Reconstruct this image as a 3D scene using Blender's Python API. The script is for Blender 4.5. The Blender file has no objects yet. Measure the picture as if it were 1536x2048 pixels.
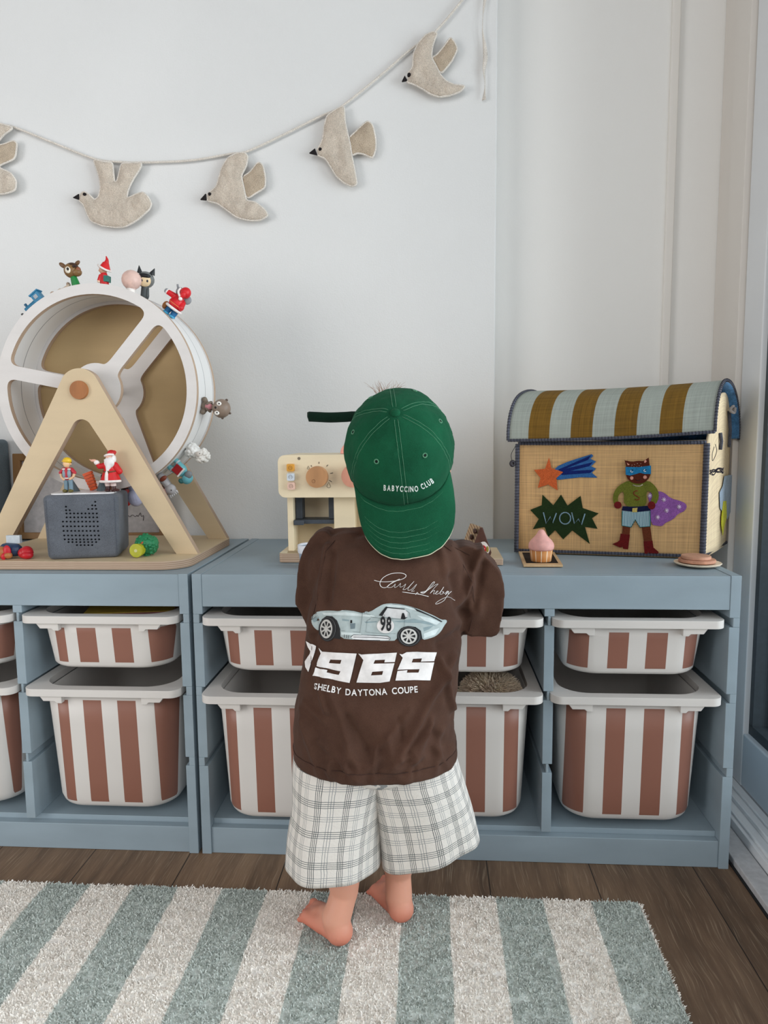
import bpy, bmesh, math, random
from mathutils import Vector, Matrix, Quaternion, noise
from mathutils.bvhtree import BVHTree
from mathutils.geometry import tessellate_polygon
random.seed(7)
V = Vector
sc = bpy.context.scene
col = sc.collection

# ------------------------------------------------------------------ camera
CP = V((0.4430, -1.26853, 0.80452))
yaw, pitch, roll, FPX = 0.0657582, 0.1095881, -0.0093963, 1420.67
fw = V((-math.sin(yaw)*math.cos(pitch), math.cos(yaw)*math.cos(pitch), -math.sin(pitch)))
r0 = V((math.cos(yaw), math.sin(yaw), 0)); u0 = r0.cross(fw)
rt = r0*math.cos(roll) + u0*math.sin(roll); up = -r0*math.sin(roll) + u0*math.cos(roll)
cam_d = bpy.data.cameras.new('camera'); cam = bpy.data.objects.new('camera', cam_d); col.objects.link(cam)
cam.matrix_world = Matrix(((rt.x, up.x, -fw.x, CP.x), (rt.y, up.y, -fw.y, CP.y), (rt.z, up.z, -fw.z, CP.z), (0, 0, 0, 1)))
cam_d.sensor_fit = 'HORIZONTAL'; cam_d.sensor_width = 36; cam_d.lens = FPX/1536*36; cam_d.clip_start = .05
sc.camera = cam
def at(px, py, y):                     # where the sight line through a photo point meets the upright plane at depth y
    d = fw + rt*((px-768)/FPX) + up*((1024-py)/FPX)
    return CP + d*((y-CP.y)/d.y)
def atp(px, py, P, n):
    d = fw + rt*((px-768)/FPX) + up*((1024-py)/FPX)
    return CP + d*((P-CP).dot(n)/d.dot(n))

# ------------------------------------------------------------------ world, light, exposure
w = bpy.data.worlds.new('world'); sc.world = w; w.use_nodes = True
bg = w.node_tree.nodes['Background']; bg.inputs[0].default_value = (.88, .94, 1.0, 1); bg.inputs[1].default_value = .26
def area(name, loc, target, sx, sy, power, colr):
    l = bpy.data.lights.new(name, 'AREA'); l.shape = 'RECTANGLE'; l.size = sx; l.size_y = sy; l.energy = power; l.color = colr
    o = bpy.data.objects.new(name, l); col.objects.link(o); o.location = loc
    o.rotation_euler = (V(target)-V(loc)).to_track_quat('-Z', 'Y').to_euler(); return o
area('window_daylight', (2.3, -.85, 1.15), (.3, -.1, .6), 2.2, 1.9, 92, (.94, .97, 1.0))
area('far_window_daylight', (2.3, -3.2, 1.3), (.3, .2, .6), 2.2, 1.8, 78, (.97, .98, 1.0))
area('room_ceiling_bounce', (.3, -3.4, 2.5), (.3, .2, .3), 2.6, 1.8, 38, (1.0, .99, .97))
area('left_fill_light', (-2.6, -2.3, 1.1), (1.1, .1, .6), 1.6, 1.8, 56, (1.0, .98, .96))  # fill lamp added on the left to brighten the door frame and recess
sc.view_settings.view_transform = 'Standard'; sc.view_settings.look = 'None'
sc.view_settings.exposure = -0.2; sc.view_settings.gamma = 1.0; sc.view_settings.use_curve_mapping = False

# ------------------------------------------------------------------ material helpers
def lin(c):
    return tuple(((x/255)/12.92 if x/255 <= .04045 else ((x/255+.055)/1.055)**2.4) for x in c)
class S:                               # node socket arithmetic
    def __init__(s, nt, o): s.nt, s.o = nt, o
    def _m(s, op, b=None, c=None):
        n = s.nt.nodes.new('ShaderNodeMath'); n.operation = op
        for i, v in enumerate((s, b, c)):
            if v is None: continue
            if isinstance(v, S): s.nt.links.new(v.o, n.inputs[i])
            else: n.inputs[i].default_value = v
        return S(s.nt, n.outputs[0])
    def __add__(s, b): return s._m('ADD', b)
    def __sub__(s, b): return s._m('SUBTRACT', b)
    def __mul__(s, b): return s._m('MULTIPLY', b)
    def gt(s, b): return s._m('GREATER_THAN', b)
    def lt(s, b): return s._m('LESS_THAN', b)
    def mod(s, b): return s._m('FLOORED_MODULO', b)
    def mx(s, b): return s._m('MAXIMUM', b)
    def abs(s): return s._m('ABSOLUTE')
    def floor(s): return s._m('FLOOR')
class Mat:
    def __init__(s, name, c=(200, 200, 200), rough=.6, spec=.3, metal=0):
        s.m = bpy.data.materials.new(name); s.m.use_nodes = True; s.nt = s.m.node_tree
        s.b = s.nt.nodes['Principled BSDF']
        s.c = lin(c)+(1,); s.b.inputs['Base Color'].default_value = s.c
        s.b.inputs['Roughness'].default_value = rough; s.b.inputs['Specular IOR Level'].default_value = spec
        s.b.inputs['Metallic'].default_value = metal; s.cs = None; s.h = None
    def node(s, t): return s.nt.nodes.new(t)
    def L(s, a, b): s.nt.links.new(a.o if isinstance(a, S) else a, b)
    def coord(s, kind='Object', scale=(1, 1, 1), rot=(0, 0, 0)):
        tc = s.node('ShaderNodeTexCoord'); mp = s.node('ShaderNodeMapping'); mp.inputs['Scale'].default_value = scale
        mp.inputs['Rotation'].default_value = rot
        s.L(tc.outputs[kind], mp.inputs[0]); return mp.outputs[0]
    def xyz(s, kind='Object'):
        tc = s.node('ShaderNodeTexCoord'); sp = s.node('ShaderNodeSeparateXYZ'); s.L(tc.outputs[kind], sp.inputs[0])
        return [S(s.nt, o) for o in sp.outputs]
    def noise(s, scale=10, detail=3, vec=None, kind='Object', sc3=(1, 1, 1), rough=.5):
        n = s.node('ShaderNodeTexNoise'); n.inputs['Scale'].default_value = scale; n.inputs['Detail'].default_value = detail
        n.inputs['Roughness'].default_value = rough
        s.L(vec if vec is not None else s.coord(kind, sc3), n.inputs['Vector']); return S(s.nt, n.outputs[0])
    def ramp(s, f, stops):
        r = s.node('ShaderNodeValToRGB'); s.L(f, r.inputs[0]); e = r.color_ramp.elements
        while len(e) < len(stops): e.new(.5)
        for i, (p, c) in enumerate(stops): e[i].position = p; e[i].color = lin(c)+(1,)
        return r.outputs[0]
    def mix(s, f, a, b, mode='MIX'):
        n = s.node('ShaderNodeMix'); n.data_type = 'RGBA'; n.blend_type = mode
        for v, i in ((f, 0), (a, 6), (b, 7)):
            if isinstance(v, S) or hasattr(v, 'links'): s.L(v, n.inputs[i])
            elif isinstance(v, (int, float)): n.inputs[i].default_value = v
            else: n.inputs[i].default_value = lin(v)+(1,)
        return n.outputs[2]
    def color(s, out): s.L(out, s.b.inputs['Base Color']); s.cs = out; return s
    def bump(s, h, strength=.3, dist=.001):
        b = s.node('ShaderNodeBump'); b.inputs['Strength'].default_value = strength; b.inputs['Distance'].default_value = dist
        s.L(h, b.inputs['Height'])
        if s.h is not None: s.L(s.h, b.inputs['Normal'])
        s.L(b.outputs[0], s.b.inputs['Normal']); s.h = b.outputs[0]; return s
    def vary(s, c, amt=.12, scale=12, detail=4, sc3=(1, 1, 1)):     # gentle dye / dirt variation
        f = s.noise(scale, detail, sc3=sc3)
        dk = tuple(max(0, x*(1-amt)) for x in c); lt = tuple(min(255, x*(1+amt)) for x in c)
        return s.color(s.ramp(f, [(.3, dk), (.7, lt)]))
_pl = {}
def plain(c, rough=.45, spec=.35, name=None):
    k = (tuple(c), rough)
    if k not in _pl: 
        m = Mat(name or 'paint_%d_%d_%d' % tuple(c), c, rough, spec); m.vary(c, .05, 90); _pl[k] = m.m
    return _pl[k]

# ------------------------------------------------------------------ mesh helpers
def tri_fill(loops):
    from mathutils.geometry import delaunay_2d_cdt
    vs, es = [], []
    for l in loops:
        k = len(vs); vs += [V((p[0], p[1])) for p in l]; es += [(k+i, k+(i+1) % len(l)) for i in range(len(l))]
    r = delaunay_2d_cdt(vs, es, [], 0, 1e-9); vo, fo, orig = r[0], r[2], r[3]
    if len(vo) != len(vs): return tessellate_polygon(loops)
    def inside(p):
        c = False
        for l in loops:
            for i in range(len(l)):
                a, b = l[i], l[i-1]
                if (a[1] > p.y) != (b[1] > p.y) and p.x < (b[0]-a[0])*(p.y-a[1])/(b[1]-a[1])+a[0]: c = not c
        return c
    return [tuple(orig[i][0] for i in f) for f in fo if inside((vo[f[0]]+vo[f[1]]+vo[f[2]])/3)]
class MB:
    def __init__(s): s.bm = bmesh.new(); s.uv = s.bm.loops.layers.uv.new('UVMap')
    def add(s, verts, faces, mi=0, smooth=None):
        vs = [s.bm.verts.new(v) for v in verts]
        for f in faces:
            try:
                q = s.bm.faces.new([vs[i] for i in f]); q.material_index = mi
                if smooth is not None: q.smooth = smooth
            except ValueError: pass
        return vs
    def box(s, lo, hi, M=None, mi=0):
        x0, y0, z0 = lo; x1, y1, z1 = hi
        v = [V(p) for p in ((x0,y0,z0),(x1,y0,z0),(x1,y1,z0),(x0,y1,z0),(x0,y0,z1),(x1,y0,z1),(x1,y1,z1),(x0,y1,z1))]
        if M: v = [M @ p for p in v]
        s.add(v, [(3,2,1,0),(4,5,6,7),(0,1,5,4),(1,2,6,5),(2,3,7,6),(3,0,4,7)], mi); return s
    def ell(s, c, r, rot=None, seg=20, mi=0):
        if isinstance(r, (int, float)): r = (r, r, r)
        c = V(c); R = rot.to_3x3() if rot is not None else Matrix.Identity(3); n = seg//2
        vs = [c + R @ V((0, 0, r[2]))]
        for i in range(1, n):
            t = math.pi*i/n
            for j in range(seg):
                a = 2*math.pi*j/seg
                vs.append(c + R @ V((r[0]*math.sin(t)*math.cos(a), r[1]*math.sin(t)*math.sin(a), r[2]*math.cos(t))))
        vs.append(c - R @ V((0, 0, r[2]))); f = []
        for j in range(seg): f.append((0, 1+j, 1+(j+1) % seg))
        for i in range(n-2):
            for j in range(seg):
                a = 1+i*seg+j; b = 1+i*seg+(j+1) % seg; f.append((a, a+seg, b+seg, b))
        k = len(vs)-1
        for j in range(seg): f.append((k, 1+(n-2)*seg+(j+1) % seg, 1+(n-2)*seg+j))
        s.add(vs, f, mi, True); return s
    def cone(s, p0, p1, ra, rb=None, seg=20, caps=True, mi=0, smooth=True, sy=1.0):
        if rb is None: rb = ra
        p0, p1 = V(p0), V(p1); d = (p1-p0).normalized(); q = d.to_track_quat('Z', 'Y')
        vs = []
        for p, r in ((p0, ra), (p1, rb)):
            for j in range(seg):
                a = 2*math.pi*j/seg; vs.append(p + q @ V((max(r, 1e-5)*math.cos(a), max(r, 1e-5)*sy*math.sin(a), 0)))
        s.add(vs, [(j, (j+1) % seg, seg+(j+1) % seg, seg+j) for j in range(seg)], mi, smooth)
        if caps:
            s.add(vs[:seg], [tuple(range(seg-1, -1, -1))], mi); s.add(vs[seg:], [tuple(range(seg))], mi)
        return s
    def cap(s, p0, p1, ra, rb=None, seg=16):                        # tapered capsule (for fused bodies)
        if rb is None: rb = ra
        s.cone(p0, p1, ra, rb, seg); s.ell(p0, ra, seg=seg); s.ell(p1, rb, seg=seg); return s
    def lathe(s, prof, c=(0, 0, 0), q=None, seg=32, mi=0, uvh=False):
        c = V(c); q = q or Quaternion(); rows = []
        for r, z in prof:
            rows.append([c + q @ V((max(r, 1e-5)*math.cos(2*math.pi*j/seg), max(r, 1e-5)*math.sin(2*math.pi*j/seg), z)) for j in range(seg)])
        s.grid(rows, closed=True, mi=mi); return s
    def grid(s, rows, closed=False, mi=0, uvs=None, smooth=True):
        n, m = len(rows), len(rows[0]); vs = [[s.bm.verts.new(p) for p in r] for r in rows]
        for i in range(n-1):
            for j in range(m if closed else m-1):
                j2 = (j+1) % m
                f = s.bm.faces.new((vs[i][j], vs[i][j2], vs[i+1][j2], vs[i+1][j])); f.smooth = smooth; f.material_index = mi
                if uvs:
                    jj = j+1
                    for l, (a, b) in zip(f.loops, ((i, j), (i, jj), (i+1, jj), (i+1, j))): l[s.uv].uv = uvs(a, b)
        return vs
    def prism(s, poly, M, t, holes=(), mi=0, mside=None):           # polygon in local xy, extruded by t along local z
        loops = [[V((p[0], p[1], 0)) for p in poly]] + [[V((p[0], p[1], 0)) for p in h] for h in holes]
        flat = [p for l in loops for p in l]; tris = tri_fill(loops)
        n = len(flat); a = [M @ p for p in flat]; b = [M @ (p+V((0, 0, t))) for p in flat]
        va = [s.bm.verts.new(p) for p in a]; vb = [s.bm.verts.new(p) for p in b]
        for tr in tris:
            for vs, o in ((va, 1), (vb, -1)):
                try: f = s.bm.faces.new([vs[i] for i in tr][::o]); f.material_index = mi
                except ValueError: pass
        k = 0
        for l in loops:
            for i in range(len(l)):
                i0, i1 = k+i, k+(i+1) % len(l)
                f = s.bm.faces.new((va[i0], va[i1], vb[i1], vb[i0])); f.material_index = mi if mside is None else mside
            k += len(l)
        return s
    def tube(s, pts, r, seg=8, closed=False, sq=1.0, mi=0):
        pts = [V(p) for p in pts]; n = len(pts); rows = []; prev = None
        for i, p in enumerate(pts):
            a = pts[(i-1) % n] if (closed or i) else p; b = pts[(i+1) % n] if (closed or i < n-1) else p
            d = (b-a).normalized() if (b-a).length > 1e-9 else V((0, 0, 1))
            if prev is None:
                x = d.orthogonal().normalized()
            else:
                x = (prev - d*prev.dot(d)); x = x.normalized() if x.length > 1e-6 else d.orthogonal().normalized()
            prev = x; y = d.cross(x); rr = r(i/(n-1)) if callable(r) else r
            rows.append([p + x*rr*math.cos(2*math.pi*j/seg) + y*rr*sq*math.sin(2*math.pi*j/seg) for j in range(seg)])
        if closed: rows.append(rows[0])
        vs = s.grid(rows, closed=True, mi=mi)
        if not closed:
            for e in (vs[0][::-1], vs[-1]):
                try: s.bm.faces.new(e)
                except ValueError: pass
        return s
    def build(s, name, mat, parent=None, world=False, bevel=0, bseg=2, smooth=None, remesh=0, smooth_it=0, solid=0, sub=0, recalc=True, fn=None, weld=False, soff=0):
        bm = s.bm
        if remesh or weld: bmesh.ops.remove_doubles(bm, verts=bm.verts, dist=1e-6)
        if recalc: bmesh.ops.recalc_face_normals(bm, faces=bm.faces)
        me = bpy.data.meshes.new(name); bm.to_mesh(me); bm.free()
        mats = mat if isinstance(mat, (list, tuple)) else [mat]
        if remesh:
            me = evaluated(me, remesh, smooth_it)
        if fn:
            fn(me)
        for m in mats: me.materials.append(m)
        if smooth is not None:
            for p in me.polygons: p.use_smooth = smooth
        o = bpy.data.objects.new(name, me); col.objects.link(o)
        if parent is not None:
            o.parent = parent
            if world:
                top = parent
                while top.parent: top = top.parent
                me.transform(top.matrix_basis.inverted())
        if sub:
            m = o.modifiers.new('sub', 'SUBSURF'); m.levels = sub; m.render_levels = sub
        if solid:
            m = o.modifiers.new('solid', 'SOLIDIFY'); m.thickness = solid; m.offset = soff
        if bevel:
            m = o.modifiers.new('bevel', 'BEVEL'); m.width = bevel; m.segments = bseg; m.limit_method = 'ANGLE'; m.angle_limit = math.radians(40)
            m.use_clamp_overlap = True
            for p in me.polygons: p.use_smooth = True
            m.harden_normals = False
            w_ = o.modifiers.new('wn', 'WEIGHTED_NORMAL'); w_.keep_sharp = False
        return o
def evaluated(me, vox, it):
    o = bpy.data.objects.new('tmp', me); col.objects.link(o)
    m = o.modifiers.new('r', 'REMESH'); m.mode = 'VOXEL'; m.voxel_size = vox; m.use_smooth_shade = True
    if it:
        k = o.modifiers.new('s', 'SMOOTH'); k.iterations = it; k.factor = .5
    dg = bpy.context.evaluated_depsgraph_get(); dg.update()
    out = bpy.data.meshes.new_from_object(o.evaluated_get(dg)); bpy.data.objects.remove(o); out.materials.clear(); return out
def text_mesh(txt, size, bold=0.0, sx=1.0, spacing=1.0, align='LEFT'):
    c = bpy.data.curves.new('t', 'FONT'); c.body = txt; c.size = size; c.offset = bold; c.space_character = spacing; c.align_x = align
    c.resolution_u = 6
    o = bpy.data.objects.new('t', c); col.objects.link(o); dg = bpy.context.evaluated_depsgraph_get(); dg.update()
    me = bpy.data.meshes.new_from_object(o.evaluated_get(dg)); bpy.data.objects.remove(o)
    for v in me.vertices: v.co.x *= sx
    return me
def tag(o, label=None, cat=None, group=None, kind=None):
    if label: o['label'] = label
    if cat: o['category'] = cat
    if group: o['group'] = group
    if kind: o['kind'] = kind
    return o
def empty(name, loc=(0, 0, 0), M=None):
    o = bpy.data.objects.new(name, None); o.empty_display_size = .02; col.objects.link(o)
    if M is not None: o.matrix_basis = M
    else: o.location = loc
    o.matrix_basis = o.matrix_basis
    if M is None: o.matrix_basis = Matrix.Translation(V(loc))
    return o
def struct(o): o['kind'] = 'structure'; return o
XZ = lambda y: Matrix(((1, 0, 0, 0), (0, 0, -1, y), (0, 1, 0, 0), (0, 0, 0, 1)))   # local xy -> world x,z ; local +z -> -y (towards the room)
def arc(cx, cy, r, a0, a1, n=10):
    return [(cx+r*math.cos(math.radians(a0+(a1-a0)*i/n)), cy+r*math.sin(math.radians(a0+(a1-a0)*i/n))) for i in range(n+1)]
def rrect(x0, y0, x1, y1, r, n=6):
    return arc(x1-r, y0+r, r, -90, 0, n)+arc(x1-r, y1-r, r, 0, 90, n)+arc(x0+r, y1-r, r, 90, 180, n)+arc(x0+r, y0+r, r, 180, 270, n)
def smooth_poly(p, it=2, closed=True):
    for _ in range(it):
        q = []; n = len(p)
        for i in range(n if closed else n-1):
            a, b = p[i], p[(i+1) % n]
            q += [tuple(a[k]*.75+b[k]*.25 for k in range(len(a))), tuple(a[k]*.25+b[k]*.75 for k in range(len(a)))]
        if not closed: q = [tuple(p[0])]+q+[tuple(p[-1])]
        p = q
    return p
def soft_poly(p, r=.16, it=2):
    for _ in range(it):
        q = []; n = len(p)
        for i in range(n):
            a, b = p[i], p[(i+1) % n]; q += [tuple(a[k]*(1-r)+b[k]*r for k in range(2)), tuple(a[k]*r+b[k]*(1-r) for k in range(2))]
        p = q; r = .25
    return p
def spline(pts, n=6):
    pts = [V(p) for p in pts]; P = [pts[0]*2-pts[1]]+pts+[pts[-1]*2-pts[-2]]; out = []
    for i in range(1, len(P)-2):
        for k in range(n):
            t = k/n; a, b, c, d = P[i-1], P[i], P[i+1], P[i+2]
            out.append(.5*((2*b)+(c-a)*t+(2*a-5*b+4*c-d)*t*t+(3*b-a-3*c+d)*t**3))
    out.append(pts[-1]); return out

# ------------------------------------------------------------------ materials
m = Mat('white_stucco_paint', (226, 226, 225), .85, .15)
m.vary((226, 226, 225), .012, 2.5)
m.bump(m.noise(260, 4, rough=.6), .26, .0018).bump(m.noise(70, 3), .18, .002); WALL = m.m
m = Mat('smooth_white_wallpaper', (238, 237, 234), .8, .15); m.bump(m.noise(260, 2), .12, .001); WALL2 = m.m
m = Mat('oak_plank_floor', rough=.48, spec=.35)
x, y, z = m.xyz()
wdt = .19; idx = (x+.023+wdt*10)*(1/wdt); pid = idx.floor()
wn = m.node('ShaderNodeTexWhiteNoise'); wn.noise_dimensions = '2D'
row = (y+pid*.437+1.9)*(1/2.6)
cx = m.node('ShaderNodeCombineXYZ'); m.L(pid, cx.inputs[0]); cx.inputs[1].default_value = 4.0; m.L(cx.outputs[0], wn.inputs['Vector'])
rnd = S(m.nt, wn.outputs[0])
cv = m.node('ShaderNodeCombineXYZ'); m.L(x*1.0+rnd*3, cv.inputs[0]); m.L(y*.09+rnd*7, cv.inputs[1]); m.L(z, cv.inputs[2])
g1 = m.noise(28, 6, vec=cv.outputs[0], rough=.62); g2 = m.noise(150, 4, vec=cv.outputs[0], rough=.7); cv3 = m.node('ShaderNodeCombineXYZ'); m.L(x*1.0+(m.noise(6, 2)-.5)*.03, cv3.inputs[0]); m.L(y*.022+rnd*5, cv3.inputs[1]); m.L(z, cv3.inputs[2]); g3 = m.noise(520, 3, vec=cv3.outputs[0], rough=.6)
base = m.ramp(g1, [(.3, (98, 80, 64)), (.48, (130, 106, 86)), (.7, (160, 134, 110))])
c2 = m.mix(g2, (98, 80, 66), base); c2 = m.mix(.5, base, c2)
tint = m.ramp(rnd, [(0, (212, 206, 200)), (.5, (236, 230, 222)), (1, (255, 248, 238))])
c3 = m.mix(1.0, c2, tint, 'MULTIPLY')
streak = m.ramp(g3, [(.56, (0, 0, 0)), (.66, (235, 235, 235))])
c3b = m.mix(S(m.nt, streak)*.42, c3, (186, 166, 140))
fr = idx.mod(1.0); seam = ((fr-.5).abs()).gt(.4950)
m.color(m.mix(seam, c3b, (34, 25, 19))); m.bump(g2+seam*-2.0, .25, .0006); FLOOR = m.m
def cab_mat(name, c):
    m = Mat(name, c, .5, .35); m.vary(c, .035, 5, sc3=(1, 1, 3)); m.bump(m.noise(300, 3), .10, .0006).bump(m.noise(70, 3), .10, .0008); return m.m
CAB = cab_mat('blue_painted_pine', (150, 166, 176))
def ply_mat(name, c, layered=False):
    m = Mat(name, c, .55, .3); f = m.noise(7, 4, sc3=(1, 1, 5)); f2 = m.noise(700, 2)
    dk = tuple(x*.975 for x in c); cc = m.ramp(f, [(.35, dk), (.65, c)]); m.color(m.mix(S(m.nt, m.ramp(f2, [(.45, (0, 0, 0)), (.7, (60, 60, 60))])), cc, tuple(x*.8 for x in c)))
    m.bump(f2, .08, .0005); return m.m
PLY = ply_mat('birch_plywood', (214, 192, 158)); PLYD = ply_mat('birch_ply_tan_panel', (190, 163, 120)); PLYW = ply_mat('white_laminate_ply', (222, 217, 214))
def ply_edge(name, axis, c=(196, 160, 128)):
    m = Mat(name, c, .6, .25); co = m.xyz(); f = co[axis].mod(.0036)*(1/.0036)
    g = m.noise(40, 4, sc3=(1, 1, 1))
    s_ = m.ramp(f+(g-.5)*.35, [(.0, (206, 184, 162)), (.38, (194, 170, 148)), (.5, (152, 124, 102)), (.95, (186, 160, 138))]); m.color(s_)
    return m.m
PEDZ = ply_edge('ply_edge_horizontal_layers', 2); PEDY = ply_edge('ply_edge_upright_layers', 1)
def wood(name, c):
    m = Mat(name, c, .5, .3); f = m.noise(30, 6, sc3=(1, 1, .15), rough=.65); m.color(m.ramp(f, [(.3, tuple(x*.82 for x in c)), (.7, c)])); return m.m
BEECH = wood('beech_wood', (203, 150, 104)); BEECHL = wood('pale_beech', (226, 190, 146)); WALNUT = wood('oiled_beech_cap', (178, 116, 70)); FRAMEW = wood('frame_wood', (160, 120, 78))
def fabric(name, c, amt=.08, sc_=1800, bump=.25, big=6):
    m = Mat(name, c, .92, .08); f1 = m.noise(big, 5, rough=.6); f2 = m.noise(sc_, 2)
    a = m.ramp(f1, [(.3, tuple(x*(1-amt) for x in c)), (.7, tuple(min(255, x*(1+amt)) for x in c))])
    b = m.ramp(f2, [(.3, (205, 205, 205)), (.7, (255, 255, 255))]); m.color(m.mix(1.0, a, b, 'MULTIPLY')); m.bump(f2, bump, .0006)
    m.b.inputs['Sheen Weight'].default_value = .15; return m
PLASTIC = Mat('white_grey_plastic', (221, 216, 211), .38, .4); PLASTIC.vary((221, 216, 211), .015, 4); PLASTIC = PLASTIC.m

# ------------------------------------------------------------------ setting
struct(MB().box((-2.6, -3.6, -.05), (.998, .45, 0)).build('floor', FLOOR))
struct(MB().box((-2.6, .45, -.02), (.596, .62, 2.6)).build('wall_back', WALL, bevel=.004))
struct(MB().box((.596, .52, -.02), (1.125, .62, 2.6)).build('wall_recess', WALL2))
o = MB().box((.998, .507, 0), (1.016, .52, 2.6)).build('trim_1', Mat('trim_white', (232, 228, 222), .6).m, bevel=.002); struct(o)
DW = Mat('white_door_frame', (222, 224, 226), .5, .3); DW.vary((222, 224, 226), .02, 3); DW = DW.m
DR = Mat('painted_sash', (200, 210, 218), .5, .3); DR.vary((200, 210, 218), .02, 3); DR = DR.m
GASK = plain((62, 70, 76), .5, .3, 'grey_gasket')
door = empty('door_1', (1.12, 0, 0)); struct(door)
MB().box((1.12, .432, 0), (1.20, .52, 2.5)).box((1.108, .352, .03), (1.20, .428, 2.5)).build('jamb', Mat('beige_jamb', (222, 216, 209), .6, .2).m, door, True, bevel=.002)
MB().box((1.12, .262, .03), (1.175, .350, 2.42)).box((1.12, -1.25, .03), (1.175, -1.16, 2.42)).box((1.12, -2.6, .03), (1.175, -2.52, 2.42)).box((1.12, -2.6, 2.34), (1.175, .262, 2.42)).build('sash_stile', DW, door, True, bevel=.003)
MB().box((1.12, -2.6, .032), (1.175, .262, .150)).build('bottom_rail', DR, door, True, bevel=.004)
MB().box((1.132, -2.6, .150), (1.17, .262, .172)).box((1.132, .245, .17), (1.17, .262, 2.34)).build('glazing_gasket', GASK, door, True)
g = Mat('window_glass', (255, 255, 255), .02, .5); tr = g.node('ShaderNodeBsdfTransparent'); tr.inputs[0].default_value = (.93, .96, .97, 1)
gl = g.node('ShaderNodeBsdfGlossy'); gl.inputs['Roughness'].default_value = .01; mxs = g.node('ShaderNodeMixShader'); fz = g.node('ShaderNodeFresnel'); fz.inputs[0].default_value = 1.45
g.L(fz.outputs[0], mxs.inputs[0]); g.L(tr.outputs[0], mxs.inputs[1]); g.L(gl.outputs[0], mxs.inputs[2]); g.L(mxs.outputs[0], g.nt.nodes['Material Output'].inputs[0]); GLASS = g.m
MB().box((1.148, -2.6, .16), (1.152, .255, 2.36)).build('glass_pane', GLASS, door, True)
sill = MB()
sill.box((1.045, -2.6, 0), (1.12, .52, .030)); sill.box((1.052, -2.6, .03), (1.058, .52, .036)); sill.box((1.075, -2.6, .03), (1.080, .52, .040)); sill.box((1.098, -2.6, .03), (1.103, .52, .036))
struct(sill.build('trim_2', DW, bevel=.0015))
struct(MB().box((1.003, -2.6, 0), (1.043, .52, .014)).build('trim_3', plain((188, 188, 190), .5, .3, 'sill_grey'), bevel=.002))
struct(MB().box((.9985, -2.6, -.02), (1.003, .52, .002)).box((1.043, -2.6, -.02), (1.045, .52, .004)).build('trim_4', plain((40, 40, 42), .7, .2, 'dark_gap')))
# balcony floor and parapet seen through the pane
struct(MB().box((1.2, -2.8, -.12), (2.9, 4.5, -.04)).build('trim_5', plain((150, 156, 160), .8, .2, 'balcony_floor')))
m = Mat('balcony_wall', (130, 140, 146), .8, .2); m.vary((130, 140, 146), .15, 2.0)
struct(MB().box((1.45, .62, -.1), (3.6, .75, 2.8)).build('wall_outside', m.m))

# ------------------------------------------------------------------ storage frames
def make_frame(x0, label):
    t = empty('storage_cabinet', (x0, 0, 0)); tag(t, label, 'cabinet', 'blue storage frames along the wall')
    H, D, W, T = .55, .448, .989, .018
    GZ = (.457, .317, .178)
    def side(xa, xb, faces, nm, h0, h1, y0=0.0):
        b = MB(); zs = [h0]
        for g_ in sorted(GZ): zs += [g_, g_+.017]
        zs.append(h1)
        for i in range(len(zs)-1):
            groove = i % 2 == 1
            a, c = xa, xb
            if groove:
                if 'R' in faces: c = xb-.0065
                if 'L' in faces: a = xa+.0065
            b.box((a, y0, zs[i]), (c, D, zs[i+1]))
        return b.build(nm, CAB, t, True, bevel=.0009)
    side(x0, x0+T, 'R', 'side_panel', 0, H); side(x0+W-T, x0+W, 'L', 'side_panel', 0, H)
    a1 = x0+T+.3055; a2 = x0+T+.3055*2+T
    side(a1, a1+T, 'LR', 'divider', .062, H-.062, .002); side(a2, a2+T, 'LR', 'divider', .062, H-.062, .002)
    MB().box((x0+T, .001, H-.062), (x0+W-T, .016, H-.001)).build('top_rail', CAB, t, True, bevel=.0012)
    MB().box((x0+T, .0165, H-.019), (x0+W-T, D, H-.001)).build('top_panel', CAB, t, True, bevel=.001)
    MB().box((x0+T, .004, 0), (x0+W-T, .020, .052)).build('bottom_rail', CAB, t, True, bevel=.0012)
    MB().box((x0+T, .0205, .046), (x0+W-T, D, .062)).build('bottom_shelf', CAB, t, True, bevel=.001)
    MB().box((x0+T, D-.008, .062), (x0+W-T, D-.001, H-.062)).build('back_panel', CAB, t, True)
    return t
make_frame(0.001, 'blue painted storage frame of three bays, standing in front of the child')
make_frame(-.9955, 'blue painted storage frame on the left, under the plywood display wheel')

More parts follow.
